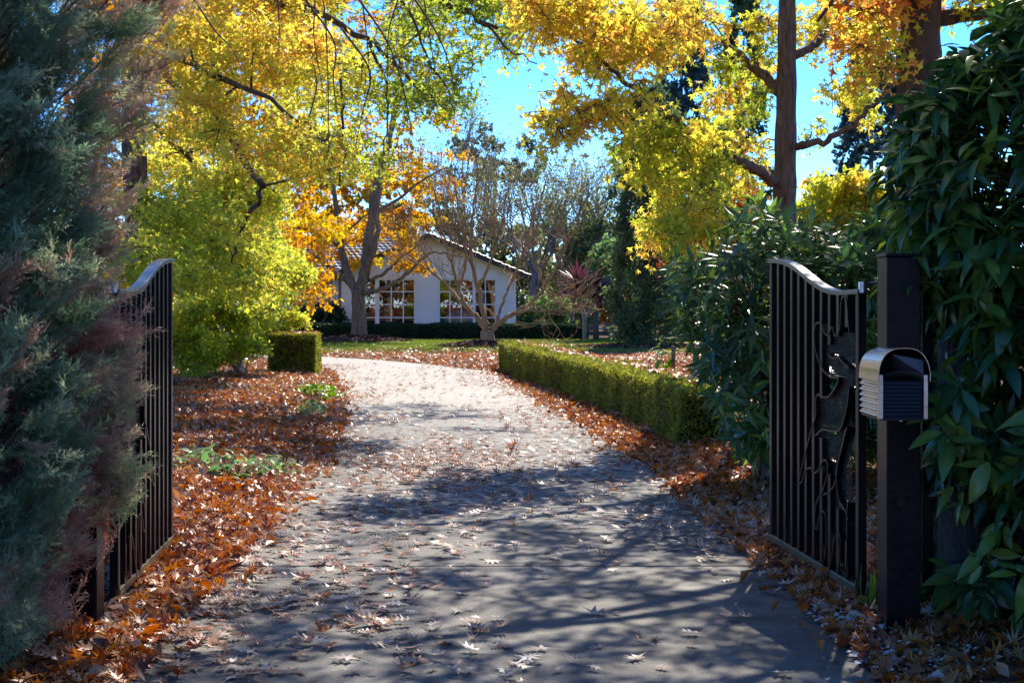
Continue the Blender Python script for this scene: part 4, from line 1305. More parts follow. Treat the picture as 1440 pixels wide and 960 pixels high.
clump_shrub("lime_shrub", "lime green shrub just right of the house above the long dark hedge", "shrub", (ys_[0], 67.5, 0),
            [(P(765, 440, 67.5), (1.2, .7, .9), 26), (P(740, 445, 68), (.6, .6, .9), 10)], 'fargreen', RH, .15, 35, tint=(.3, 1), per=150, rad=.5, rt=.01)
dk = P(445, 450, 65.5)
clump_shrub("aralia_shrub", "dark blue-green shrub under the house eaves at the left", "shrub", (dk[0], 65.5, 0),
            [(P(447, 445, 65.8), (1.1, .5, .55), 22)], 'darkhedge', [blade_leaf(.45, .3, .1, 3)], .34, 36, tint=(.2, 1), per=60, rad=.4, rt=.01)
dg = P(800, 455, 70)
clump_shrub("dark_shrub", "dark green shrub under the purple cabbage tree beyond the hedge", "shrub", (dg[0], 69, 0),
            [(P(805, 440, 69), (1.3, .6, .8), 24)], 'darkconifer', RH, .2, 37, tint=(.1, .7), per=120, rad=.5, rt=.01)

# tall columns of dark conifer
def conifer(name, label, px, d, zt, r, n, mat, seed, size, group=None, z0=.1, top=.35, tint=(.1, .8), temps=RH, per=190):
    x = (px - 720) / FPX * d
    B = np.array([x, d, 0.0])
    T = Tree(name, B, label, "tree", M['bark_grey'], M[mat], group)
    rr = random.Random(seed)
    T.limb([B, B + [0, 0, zt * .4], B + [.05, 0, zt * .97]], .06 * r + .08, .03, 8, 5)
    for i in range(n):
        z = z0 + (zt - z0) * (i + rr.random()) / n
        f = z / zt
        w = r * (1 - (1 - top) * max(0, f - .3) / .7) * (.75 + .25 * min(1, f / .12))
        if f > .93: w *= .5
        a = rr.uniform(0, 6.28); q = rr.uniform(.5, 1.0) * w
        cr = rr.uniform(.28, .5) * min(1.3, r * .5 + .35)
        T.clump(B + [q * math.cos(a), q * math.sin(a), z], (cr, cr, cr * 1.2), 12, per, rr.uniform(*tint), .12, .02, rt=.008)
    T.finish(temps, size, .3, .9)
conifer("column_conifer", "dense dark green conifer column at the lawn's edge behind the box hedge", 908, 50.5, 8.5, 1.25, 260, 'darkconifer', 41, .12, z0=.25, top=.7)
conifer("tall_cypress", "tall blue-dark cypress seen behind the liquidambar's long bough, wider of two", 958, 76, 21, 1.7, 320, 'farblue', 42, .22, "tall cypresses behind the autumn trees", tint=(0, .5), per=130)
conifer("tall_cypress", "tall dark cypress close to the left of the liquidambar's trunk", 1045, 78, 20, 1.5, 220, 'darkconifer', 43, .22, "tall cypresses behind the autumn trees", tint=(0, .7), per=110)
conifer("blue_conifer", "distant blue-green conifer just right of the liquidambar's trunk", 1168, 70, 7.0, 2.0, 200, 'farblue', 44, .2, tint=(.1, .8))
conifer("dark_fir", "dark fir showing above the laurel at the liquidambar's right", 1225, 60, 14, 1.6, 150, 'farblue', 45, .2, tint=(.0, .5))

# purple cabbage tree with two heads
def cordyline():
    d = 62.5
    root = empty("purple_cabbage_tree", tuple(P(822, 478, d)))
    tag(root, "purple spiky cabbage tree with two round heads beyond the bare tree", "tree")
    tk = MB()
    b = P(822, 478, d); b[2] = 0
    heads = [P(812, 400, d), P(842, 408, d - .3)]
    tk.tube(catmull([b, P(822, 450, d), P(816, 425, d), heads[0]], 4), .10, 8)
    tk.tube(catmull([P(822, 452, d), P(832, 432, d - .2), heads[1]], 4), .07, 8)
    tk.build("trunk", M['bark_grey'], root, smooth=True)
    for h, r, n in ((heads[0], 1.0, 320), (heads[1], .8, 240)):
        v = RNG.normal(0, 1, (n, 3)); v[:,2] = v[:,2] + .35
        v /= np.linalg.norm(v, axis=1, keepdims=True)
        up = np.tile([0, 0, 1.0], (n, 1)) + RNG.normal(0, .1, (n, 3))
        scatter("leaf_head", [blade_leaf(.07, .25, .1, 3)], np.tile(h, (n, 1)) + v * .05, dir_R(v, up), r * RNG.uniform(.75, 1.1, n), RNG.uniform(0, 1, n), M['purple'], root)
cordyline()

# timber post at the lawn's edge
b = P(838, 479, 62.0)
rt = empty("garden_post", (b[0], 62, 0))
c = MB(); c.tube([(b[0], 62, -.1), (b[0], 62, 1.2)], [.13, .12], 10); c.build("shaft", M['timber'], rt, smooth=True)
c = MB(); c.tube([(b[0], 62, 1.2), (b[0], 62, 1.225), (b[0], 62, 1.25)], [.13, .12, .05], 10); c.build("cap", M['timber'], rt, smooth=True)
tag(rt, "short grey timber post at the right end of the long dark hedge", "post")

# bare willows and far trees
def far_bare(px, d, h, seed, label, n=7, olive=True):
    x = (px - 720) / FPX * d
    B = np.array([x, d, 0.0])
    T = Tree("bare_willow", B, label, "tree", M['bark_grey'], M['farolive'], "bare trees beyond the house")
    T.limb([B, B + [.1, 0, h * .2], B + [.2, 0, h * .35]], .28, .2, 7, 4)
    for i in range(n):
        a = RNG.uniform(0, 6.28)
        T.recurse(B + [.2, 0, h * RNG.uniform(.2, .36)], [math.cos(a) * .5, math.sin(a) * .5, 1.1], h * .34, .10, 4, 3, .28, .12, .012)
    pts = np.array([q[0] for q in T.ld])
    pts = pts[RNG.random(len(pts)) < .9]
    if olive:
        T.lp.append(np.repeat(pts, 5, 0) + RNG.normal(0, .25, (len(pts) * 5, 3))); T.lt.append(RNG.uniform(.2, 1, len(pts) * 5))
    T.finish(RH, .16)
far_bare(748, 84, 9.5, 1, "tall thin bare tree directly right of the house roof")
far_bare(790, 88, 9.5, 2, "middle bare tree between the house roof and the dark conifer")
far_bare(835, 86, 10, 3, "bare tree with olive tinted twigs nearest the dark conifer column")
far_bare(660, 92, 11.5, 4, "tall bare tree rising behind the house ridge")

def far_leafy(name, px, d, zc, r, mat, label, seed, n=60, size=.3, tint=(.2, .8), per=120):
    x = (px - 720) / FPX * d
    B = np.array([x, d, 0.0])
    T = Tree(name, B, label, "tree", M['bark_grey'], M[mat])
    rr = random.Random(seed)
    T.limb([B, B + [.2, 0, zc * .5], B + [.3, 0, zc]], .3, .1, 8, 4)
    for i in range(n):
        v = np.array([rr.gauss(0, 1) for _ in range(3)]); v /= np.linalg.norm(v); v *= rr.uniform(.3, 1) ** .5
        p = B + [.3, 0, zc] + v * np.asarray(r)
        if p[2] < .4: p[2] = .4 + rr.random()
        T.clump(p, (.8, .8, .5), 12, per, rr.uniform(*tint), .12, .05, rt=.012)
    T.finish(RH, size, .3, .8)
far_leafy("gum_tree", 690, 98, 10.8, (3.4, 2.5, 1.9), 'farblue', "distant blue-grey gum crown above the house against the sky", 51, 34, .28, (.1, .7), 110)
far_leafy("olive_tree", 855, 82, 4.0, (2.6, 2, 2.0), 'farolive', "rounded olive-green tree behind the purple cabbage tree", 52, 80, .22)
far_leafy("green_tree", 885, 76, 3.0, (2.2, 1.6, 2.4), 'fargreen', "fresh green bamboo-like tree close to the left of the dark conifer column", 53, 80, .2)
far_leafy("brown_tree", 715, 90, 4.2, (2.4, 2, 2.2), 'farolive', "soft olive tree behind the right slope of the house roof", 54, 50, .24, (.3, 1), 80)
far_leafy("evergreen_tree", 600, 96, 5.0, (5, 2, 3.0), 'farolive', "dull green tree behind the house ridge at the forked maple", 55, 90, .3)
far_leafy("green_tree", 800, 94, 4.0, (3.6, 2, 2.6), 'fargreen', "broad pale green tree behind the bare willows right of the house", 57, 90, .24)
far_leafy("gold_tree", 480, 80, 5.5, (5, 2, 4.0), 'maple', "orange tree behind the left end of the house roof", 56, 130, .26, (.2, .8))

# distant wood that closes the horizon
def treeline():
    n = 60000
    x = RNG.uniform(-75, 75, n); y = RNG.uniform(108, 128, n)
    top = 4.6 + 1.6 * vnoise(np.stack([x * .22, y * .1, 0 * x], -1), 5) + 1.0 * vnoise(np.stack([x * .7, y * .3, 0 * x], -1), 6)
    z = RNG.uniform(0, 1, n) ** .8 * top
    t = np.clip(.45 + .4 * vnoise(np.stack([x * .3, y * .3, z * .4], -1), 7) + RNG.normal(0, .12, n), 0, 1)
    o = scatter("distant_wood", RH, np.stack([x, y, z], -1), euler_R(RNG.uniform(0, 6.28, n), RNG.normal(0, .8, n), RNG.normal(0, .8, n)), RNG.uniform(.35, .7, n), t, M['farolive'])
    tag(o, kind="stuff", label="far belt of olive trees closing the view", cat="trees")
treeline()
def reflection_wood():  # unseen tree belt, added for the windows to reflect instead of bright sky
    n = 26000
    x = RNG.uniform(-60, 60, n); y = RNG.uniform(-52, -38, n)
    top = 8.5 + 3 * vnoise(np.stack([x * .15, y * .1, 0 * x], -1), 25) + 1.5 * vnoise(np.stack([x * .6, y * .3, 0 * x], -1), 26)
    z = RNG.uniform(0, 1, n) ** .8 * top
    t = np.clip(.5 + .5 * vnoise(np.stack([x * .2, y * .2, z * .2], -1), 27) + RNG.normal(0, .1, n), 0, 1)
    o = scatter("street_wood", RH, np.stack([x, y, z], -1), euler_R(RNG.uniform(0, 6.28, n), RNG.normal(0, .8, n), RNG.normal(0, .8, n)), RNG.uniform(.4, .8, n), t, M['orange'])
    tag(o, kind="stuff", label="belt of autumn trees across the street", cat="trees")
reflection_wood()

# ------------------------------------------------------------------ hedges
def hedge(name, path, w, h, label, mat, dens, size, seed, tint=(.15, .75), group=None, round_=.07, gaps=0):
    """clipped hedge along a centre path (x, y)"""
    path = np.array(catmull([np.array(q, float) for q in path], 10)) if len(path) > 2 else np.array([np.array(path[0], float) + (np.array(path[1], float) - np.array(path[0], float)) * t for t in np.linspace(0, 1, 30)])
    seg = np.linalg.norm(np.diff(path, axis=0), axis=1); cum = np.concatenate([[0], np.cumsum(seg)]); Lh = cum[-1]
    root = empty(name, (path[0][0], path[0][1], 0)); tag(root, label, "hedge", group)
    def at(s, o):
        x = np.interp(s, cum, path[:,0]); y = np.interp(s, cum, path[:,1])
        e = .05
        tx = np.interp(s + e, cum, path[:,0]) - np.interp(s - e, cum, path[:,0]); ty = np.interp(s + e, cum, path[:,1]) - np.interp(s - e, cum, path[:,1])
        tx = np.where(np.abs(tx) + np.abs(ty) < 1e-9, 1, tx); l = np.hypot(tx, ty)
        return x + ty / l * o, y - tx / l * o
    # solid dark core that stops the view through the hedge
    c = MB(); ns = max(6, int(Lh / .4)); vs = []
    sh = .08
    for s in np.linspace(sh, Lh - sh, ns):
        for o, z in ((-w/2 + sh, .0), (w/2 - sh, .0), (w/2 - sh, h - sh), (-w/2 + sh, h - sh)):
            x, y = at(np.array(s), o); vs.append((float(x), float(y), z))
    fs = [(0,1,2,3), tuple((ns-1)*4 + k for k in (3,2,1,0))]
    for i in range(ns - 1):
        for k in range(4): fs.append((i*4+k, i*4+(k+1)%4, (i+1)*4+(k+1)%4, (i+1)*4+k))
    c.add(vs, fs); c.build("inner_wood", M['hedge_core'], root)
    A = [('side', -1, Lh * h), ('side', 1, Lh * h), ('top', 0, Lh * w), ('end', 0, w * h), ('end', 1, w * h)]
    P_, N_ = [], []
    for kind, sg, ar in A:
        n = int(ar * dens)
        dep = np.abs(RNG.normal(0, .045, n))
        if kind == 'side':
            s = RNG.uniform(0, Lh, n); z = RNG.uniform(0.02, h, n); o = sg * (w/2 - dep)
        elif kind == 'top':
            s = RNG.uniform(0, Lh, n); o = RNG.uniform(-w/2, w/2, n); z = h - dep
        else:
            s = (dep if sg == 0 else Lh - dep); o = RNG.uniform(-w/2, w/2, n); z = RNG.uniform(0.02, h, n)
        x, y = at(s, o)
        e = .01
        # lumpy clipped surface
        q = np.stack([x, y, z], -1)
        bump = vnoise(q * 1.6, seed) * .06 + vnoise(q * 6, seed + 1) * .035 + np.where(RNG.random(n) < .03, RNG.uniform(0, .07, n), 0)
        xo, yo = at(s, o + (np.sign(o) if kind == 'side' else 0) * bump)
        q = np.stack([xo, yo, z + (bump if kind == 'top' else 0)], -1)
        P_.append(q)
    p = np.concatenate(P_); n = len(p)
    # hedge edges are rounded off
    t = np.clip(RNG.uniform(tint[0], tint[1], n) + .28 * vnoise(p * [2.5, 2.5, .8], seed + 3) + .12 * vnoise(p * 9, seed + 4), 0, 1)
    dr = RNG.normal(0, 1, (n, 3)); dr[:,2] = np.abs(dr[:,2]) + .5
    scatter("leaves", [blade_leaf(.55, .1, .2, 3)], p, dir_R(dr, RNG.normal(0, 1, (n, 3))), size * RNG.uniform(.7, 1.3, n), t, M[mat], root)
    return root, at, Lh

RH_PATH = [(2.02, 15.9), (1.88, 18.5), (1.28, 23.8), (.55, 29.5), (.0, 35.0)]
hedge("box_hedge", RH_PATH, .6, .64, "long low clipped box hedge curving along the right of the drive", 'box', 4200, .036, 61)
hedge("box_hedge", [(-5.22, 33.2), (-4.20, 33.2)], 1.0, .86, "clipped square box block beside the golden shrub at the drive's left", 'box', 4200, .042, 62)
hedge("house_hedge", [(-8.9, 63.2), (3.15, 63.2)], .6, .64, "long dark clipped hedge running under the house windows", 'darkhedge', 1600, .06, 63, (.1, .8))

# ------------------------------------------------------------------ conifers at the left gate
FR = [frond(8, 11, s, .45) for s in (1, 2, 3)]
def feather_conifer(name, label, cx, cy, radf, ztop, n, mat, seed, size, tintf, extra=()):
    root = empty(name, (cx, cy, 0)); tag(root, label, "conifer")
    rr = np.random.default_rng(seed)
    nc = n // 13                                            # plumes, each a fan of fronds
    a = rr.uniform(0, 2 * math.pi, nc * 2)
    keep = (np.sin(a) < .4) | (rr.random(nc * 2) < .3)       # fuller on the side facing the camera
    a = a[keep][:nc]; nc = len(a)
    z = rr.uniform(.02, ztop, nc)
    rad = np.array([radf(q) for q in z])
    rad = rad * (1 + .16 * vnoise(np.stack([np.cos(a) * 2.2, np.sin(a) * 2.2, z * 2.4], -1), seed) + .10 * vnoise(np.stack([np.cos(a) * 5, np.sin(a) * 5, z * 5.5], -1), seed + 1))
    q = rad * (1 - np.abs(rr.normal(0, .2, nc)))
    pos = np.stack([cx + q * np.cos(a), cy + q * np.sin(a), z], -1)
    ax = np.stack([np.cos(a) + rr.normal(0, .3, nc), np.sin(a) + rr.normal(0, .3, nc), rr.normal(.65, .35, nc)], -1)
    pos = np.repeat(pos, 13, 0) + rr.normal(0, .03, (nc * 13, 3))
    dr = np.repeat(ax, 13, 0) + rr.normal(0, .42, (nc * 13, 3))
    pos = pos - np.repeat(ax, 13, 0) * np.tile(rr.uniform(-.1, .12, 13), nc)[:, None]
    tc_ = np.repeat(rr.normal(0, .16, nc), 13)
    for ex, ey, ez, er, en in extra:
        e = rr.normal(0, 1, (en, 3)) * er
        pos = np.concatenate([pos, np.array([ex, ey, ez]) + e]); tc_ = np.concatenate([tc_, np.full(en, .35 if mat == 'bronze' else 0)])
        dr = np.concatenate([dr, np.stack([np.ones(en) + rr.normal(0, .4, en), rr.normal(-.3, .4, en), rr.normal(.6, .4, en)], -1)])
    n = len(pos)
    pos = pos - dr / np.linalg.norm(dr, axis=1, keepdims=True) * size * .6
    t = np.clip(tintf(pos) + tc_ + rr.normal(0, .08, n), 0, 1)
    scatter("needles", FR, pos, dir_R(dr, np.tile([0, 0, 1.0], (n, 1)) + rr.normal(0, .3, (n, 3))), size * rr.uniform(.7, 1.3, n), t, M[mat], root)
    tk = MB(); tk.tube([(cx, cy, -.1), (cx + .02, cy, ztop * .5), (cx, cy, ztop * .95)], [.07, .05, .015], 8)
    k = rr.random(n) < .05
    for p, d_ in zip(pos[k], dr[k]):
        z0_ = max(.1, p[2] - .35)
        tk.tube(catmull([np.array([cx, cy, z0_]), np.array([(cx + p[0]) / 2, (cy + p[1]) / 2, (z0_ + p[2]) / 2 - .05]), p], 3), np.linspace(.011, .004, 7), 4)
    tk.build("trunk", M['bark_oak'], root, smooth=True)
    return root
def tA(p): return .48 + .62 * vnoise(p * [3.2, 3.2, 2.6], 71) + .1 * vnoise(p * 9, 72)
def tB(p): return .36 + .62 * vnoise(p * [3.0, 3.0, 2.2], 73) + .1 * vnoise(p * 9, 74)
feather_conifer("feathery_conifer", "tall blue-green feathery conifer filling the left edge in front of the gate", -2.36, 6.30,
                lambda z: .36 + .24 * min(1, z / .9), 3.5, 6500, 'bluefir', 75, .165, tA)
feather_conifer("feathery_conifer", "bronze and olive feathery conifer leaning over the half-hidden gate", -2.31, 6.95,
                lambda z: .19 + .30 * min(1, z / 1.0) + .16 * min(1, max(0, z - 1.5)) + .04 * math.sin(z * 2.4), 3.8, 7000, 'bronze', 76, .165, tB,
                extra=[(-1.86, 7.0, 1.10, .06, 120), (-1.84, 7.0, 1.30, .055, 100), (-1.86, 7.0, .74, .065, 100), (-1.90, 7.0, .92, .08, 100)])

# ------------------------------------------------------------------ broad-leaved evergreens on the right
def whorl_bush(name, label, base, centres, mat, leaf, size, per, tint, seed, bark='bark_oak', droop=.1, stems=8, outward=None):
    """centres: (n,3) twig tips; leaves stand in whorls at the tips"""
    root = empty(name, tuple(base)); tag(root, label, "shrub")
    rr = np.random.default_rng(seed)
    c = np.asarray(centres, float); n = len(c)
    base = np.asarray(base, float)
    mid = c.mean(0)
    out = c - mid; out /= np.linalg.norm(out, axis=1, keepdims=True) + 1e-9
    axis = out * .7 + np.array([0, 0, .6]) + rr.normal(0, .35, (n, 3)); axis /= np.linalg.norm(axis, axis=1, keepdims=True)
    a1 = np.cross(axis, rr.normal(0, 1, (n, 3))); a1 /= np.linalg.norm(a1, axis=1, keepdims=True); a2 = np.cross(axis, a1)
    k = per
    ph = rr.uniform(0, 6.28, (n, 1)) + np.arange(k)[None] * 2.4 + rr.normal(0, .25, (n, k))
    el = rr.uniform(-.35, .9, (n, k))
    dr = (np.cos(ph)[..., None] * a1[:, None] + np.sin(ph)[..., None] * a2[:, None]) * np.cos(el)[..., None] + axis[:, None] * np.sin(el)[..., None]
    dr[..., 2] -= droop
    pos = c[:, None] - axis[:, None] * (np.arange(k) / k * size * .9)[None, :, None] + dr * size * .08
    dr = dr.reshape(-1, 3); pos = pos.reshape(-1, 3); m_ = len(pos)
    up = np.repeat(axis, k, 0) * .8 + np.array([0, 0, .6]) + rr.normal(0, .25, (m_, 3))
    t = np.clip(np.repeat(rr.uniform(*tint, n), k) + rr.normal(0, .13, m_), 0, 1)
    scatter("leaves", leaf, pos, dir_R(dr, up), size * rr.uniform(.65, 1.2, m_), t, M[mat], root, smooth=True)
    tk = MB()
    st = [base + [rr.normal(0, .12), rr.normal(0, .12), -.05] for _ in range(stems)]
    nodes = []
    for s0 in st:
        e = mid + (c[rr.integers(0, n)] - mid) * .6
        cc = catmull([s0, s0 + (e - s0) * .5 + [0, 0, .1], e], 6)
        tk.tube(cc, np.linspace(.022, .010, len(cc)), 6); nodes += cc[3:]
    nd = np.array(nodes)
    for p, ax in zip(c, axis):
        j = int(np.argmin(np.linalg.norm(nd - p, axis=1) + np.maximum(0, nd[:,2] - p[2])))
        a = nd[j]
        tk.tube(catmull([a, (a + p) / 2 - ax * .05, p], 3), np.linspace(.007, .0035, 7), 4)
    tk.build("stems", M[bark], root, smooth=True)
    return root

def laurel():
    rr = np.random.default_rng(81)
    c = []
    while len(c) < 1250:
        z = rr.uniform(.05, 3.1)
        lo = np.interp(z, [0, .4, 1.0, 1.45, 1.7, 2.2, 2.5, 2.8, 3.1], [2.03, 2.02, 2.02, 2.04, 1.86, 1.80, 1.90, 2.18, 2.5])
        hw = np.interp(z, [0, 1.5, 2.4, 3.1], [.55, .65, .7, .3])
        cx, cyy = lo + hw, 7.45
        a = rr.uniform(0, 6.28); q = rr.uniform(.25, 1) ** .4
        x, y = cx + q * hw * math.cos(a), cyy + q * .85 * math.sin(a)
        if y > 8.1 and rr.random() < .3: continue
        # the timber post shows between the leaves
        if x < 2.42 and y < 7.6 and (1.05 < z < 1.35 or .2 < z < .6) and rr.random() < .8: continue
        if x < 2.06 and y < 7.75 and z < 1.55: continue
        c.append((x, y, z))
    c += [(1.93, 6.85, .98), (1.95, 6.9, 1.06), (2.0, 6.82, 1.18)]
    whorl_bush("laurel", "tall glossy green laurel filling the right edge beside the letterbox", (2.7, 7.5, 0), c, 'laurel', [rib(blade_leaf(.36, .22, .18), .22, -.05, 1), rib(blade_leaf(.33, .05, .25), .2, -.05, 2), rib(blade_leaf(.42, .45, .12), .25, 0, 3), rib(blade_leaf(.30, .6, .3), .2, -.1, 4), rib(blade_leaf(.36, -.12, .1), .2, .1, 5)], 0.165, 9, (.05, .95), 82, droop=.45, stems=14)
laurel()

def rhodo():
    rr = np.random.default_rng(83)
    c = []
    while len(c) < 820:
        px = rr.uniform(945, 1330); py = rr.uniform(255, 640); d = rr.uniform(11.2, 13.6)
        top = np.interp(px, [925, 950, 1000, 1060, 1120, 1180, 1250, 1330], [400, 355, 345, 280, 300, 320, 290, 280])
        bot = np.interp(px, [940, 960, 1000, 1030, 1060, 1330], [440, 480, 540, 625, 650, 650])
        if not (top < py < bot): continue
        p = P(px, py, d)
        if p[2] < .06: continue
        c.append(p)
    whorl_bush("rhododendron", "dark leathery rhododendron behind the right gate leaf under the liquidambar", (2.1, 12.6, 0), c, 'rhodo', [rib(blade_leaf(.30, .15, .15, 3), .15), rib(blade_leaf(.27, .35, .2, 3), .15, 0, 6), rib(blade_leaf(.26, -.1, .2, 3), .12, 0, 7)], .18, 10, (.05, .55), 84, droop=.1, stems=12)
    # stout curved limb of the bush
rhodo()

# young sapling with a stake
b = P(930, 560, 17.2)
rt = empty("garden_stake", ((947 - 720) / FPX * 20, 20, 0))
c = MB(); x = (947 - 720) / FPX * 20
c.box(x - .025, x + .025, 19.98, 20.03, -.1, .98); c.build("shaft", M['twig_tan'], rt, bevel=.004)
c = MB(); c.tube([(x, 19.975, .78), (x - .03, 19.96, .8), (x - .06, 19.98, .82)], .006, 5); c.build("tie", M['black'], rt)
tag(rt, "thin pale timber stake standing behind the box hedge by the rhododendron", "stake")
cs = [(x - .20 + RNG.normal(0, .08), 20 + RNG.normal(0, .08), z) for z in np.linspace(.35, 1.0, 7)]
whorl_bush("young_magnolia", "small yellow-green sapling tied beside the pale stake", (x - .2, 20, 0), cs, 'limegreen', [blade_leaf(.34, .3, .1, 3)], .22, 6, (.2, .8), 85, droop=.5, stems=1)

# low plants in the leaf litter
def low_plant(name, label, cx, cy, rx, ry, n, mat, size, seed, w=.6, hgt=.14):
    root = empty(name, (cx, cy, 0)); tag(root, label, "plant")
    rr = np.random.default_rng(seed)
    a = rr.uniform(0, 6.28, n); q = rr.uniform(0, 1, n) ** .6
    x = cx + rx * q * np.cos(a); y = cy + ry * q * np.sin(a)
    keep = vnoise(np.stack([x * 4, y * 2, 0 * x], -1), seed) > -.35
    x, y, q = x[keep], y[keep], q[keep]; n = len(x)
    z = height(x, y) + .03 + hgt * (1 - q) + rr.uniform(0, hgt * .6, n)
    dr = np.stack([rr.normal(0, 1, n), rr.normal(0, 1, n), rr.normal(.15, .35, n)], -1)
    up = np.tile([0, 0, 1.0], (n, 1)) + rr.normal(0, .35, (n, 3))
    scatter("leaves", [blade_leaf(w, .2, .1, 3)], np.stack([x, y, z], -1), dir_R(dr, up), size * rr.uniform(.6, 1.3, n), rr.uniform(0, 1, n), M[mat], root)
    st = MB()      # runners that root along the ground
    for i in range(0, n, 3): st.tube([(cx, cy, .0), ((cx + x[i]) / 2, (cy + y[i]) / 2, float(height(cx, cy)) + .02), (x[i], y[i], z[i])], .003, 4)
    st.build("runners", M['twig_tan'], root)
gx, gy = G(335, 672)
low_plant("ground_cover_plant", "wide patch of dark ivy-like leaves spread over the left leaf litter", gx, gy, .55, .7, 420, 'fargreen', .085, 91)
gx, gy = G(448, 562)
low_plant("ground_cover_plant", "small fresh green patch near the drive edge before the box block", gx, gy, .42, 1.0, 260, 'limegreen', .09, 92)
gx, gy = G(438, 590)
low_plant("ground_cover_plant", "tiny green tuft among orange leaves at the drive's left edge", gx, gy, .22, .6, 90, 'fargreen', .08, 93)
def strap_plant(name, label, cx, cy, n, L_, seed):
    root = empty(name, (cx, cy, 0)); tag(root, label, "plant")
    rr = np.random.default_rng(seed)
    a = rr.uniform(0, 6.28, n)
    dr = np.stack([np.cos(a) * .45, np.sin(a) * .45, np.ones(n)], -1)
    up = np.stack([-np.cos(a), -np.sin(a), .4 * np.ones(n)], -1)
    scatter("leaves", [blade_leaf(.075, -.35, .1), blade_leaf(.07, -.6, .1)], np.stack([cx + .04 * np.cos(a), cy + .04 * np.sin(a), 0 * a], -1), dir_R(dr, up), L_ * rr.uniform(.6, 1.1, n), rr.uniform(0, 1, n), M['limegreen'], root)
    st = MB(); st.tube([(cx, cy, -.05), (cx, cy, .08)], [.05, .03], 8); st.build("crown_base", M['limegreen'], root)
strap_plant("clivia", "bright strap-leaved plant behind the black gate post", (1305 - 720) / FPX * 8.3, 8.3, 26, .75, 95)
strap_plant("clivia", "short strap-leaved tuft at the foot of the gate's hinge stile", (1228 - 720) / FPX * 7.65, 7.65, 10, .22, 96)

# ------------------------------------------------------------------ fallen leaves, mulch, pebbles
spot = lambda t, k: (t[0], t[1], np.random.default_rng(k).normal(0, .12, len(t[0])))
GL = [oak_leaf(.25, .3, .15), oak_leaf(-.25, -.4, .1), oak_leaf(.45, .2, .25), oak_leaf(.1, .5, -.15), oak_leaf(-.15, .2, .3)]
GX = [blade_leaf(.5, .2, .3, 3), rhomb(.5, .3), oak_leaf(.9, .9, .7)]
GF = [oak_leaf(.12, .2, .08), oak_leaf(-.18, -.3, .05), oak_leaf(.25, .1, .12), oak_leaf(-.1, .3, -.08), oak_leaf(.5, .4, .4)]
GL = [spot(t, i) for i, t in enumerate(GL)]; GX = [spot(t, i + 20) for i, t in enumerate(GX)]; GF = [spot(t, i + 40) for i, t in enumerate(GF)]
def lay(name, x, y, size, t, mat, temps, lift=.012, tilt=.35, zf=height):
    n = len(x)
    z = np.maximum(zf(x, y), np.where(inside_drive(x, y) > .02, 0.0, -1)) + lift + RNG.uniform(0, .02, n)
    o = scatter(name, temps, np.stack([x, y, z], -1), euler_R(RNG.uniform(0, 6.28, n), RNG.normal(0, tilt, n), RNG.normal(0, tilt, n)), size, t, M[mat])
    tag(o, kind="stuff")
    return o
def bed_leaves():
    X_, Y_ = [], []
    # density falls off with distance, as the leaves shrink in view
    for y0, y1, dens in ((4, 8, 420), (8, 13, 420), (13, 20, 300), (20, 30, 190), (30, 45, 110)):
        for x0, x1 in ((-8, 0), (0, 7)):
            n = int((x1 - x0) * (y1 - y0) * dens)
            x = RNG.uniform(x0, x1, n); y = RNG.uniform(y0, y1, n)
            half = y * .36 + .8
            ins = inside_drive(x, y)
            edge = vnoise(np.stack([x * 2.2, y * 1.3, 0 * x], -1), 12) * .25
            k = (ins < np.abs(edge) * np.interp(y, [6, 14], [.25, .8]) - .02 + (RNG.random(n) < .1) * .15) & (np.abs(x) < half)
            X_.append(x[k]); Y_.append(y[k])
    x = np.concatenate(X_); y = np.concatenate(Y_); n = len(x)
    t = np.clip(.50 + .22 * vnoise(np.stack([x * .9, y * .9, 0 * x], -1), 13) + RNG.normal(0, .22, n), 0, 1)
    lay("fallen_leaves", x, y, RNG.uniform(.04, .125, n), t, 'litter', GL + GX, .015, .5)
bed_leaves()
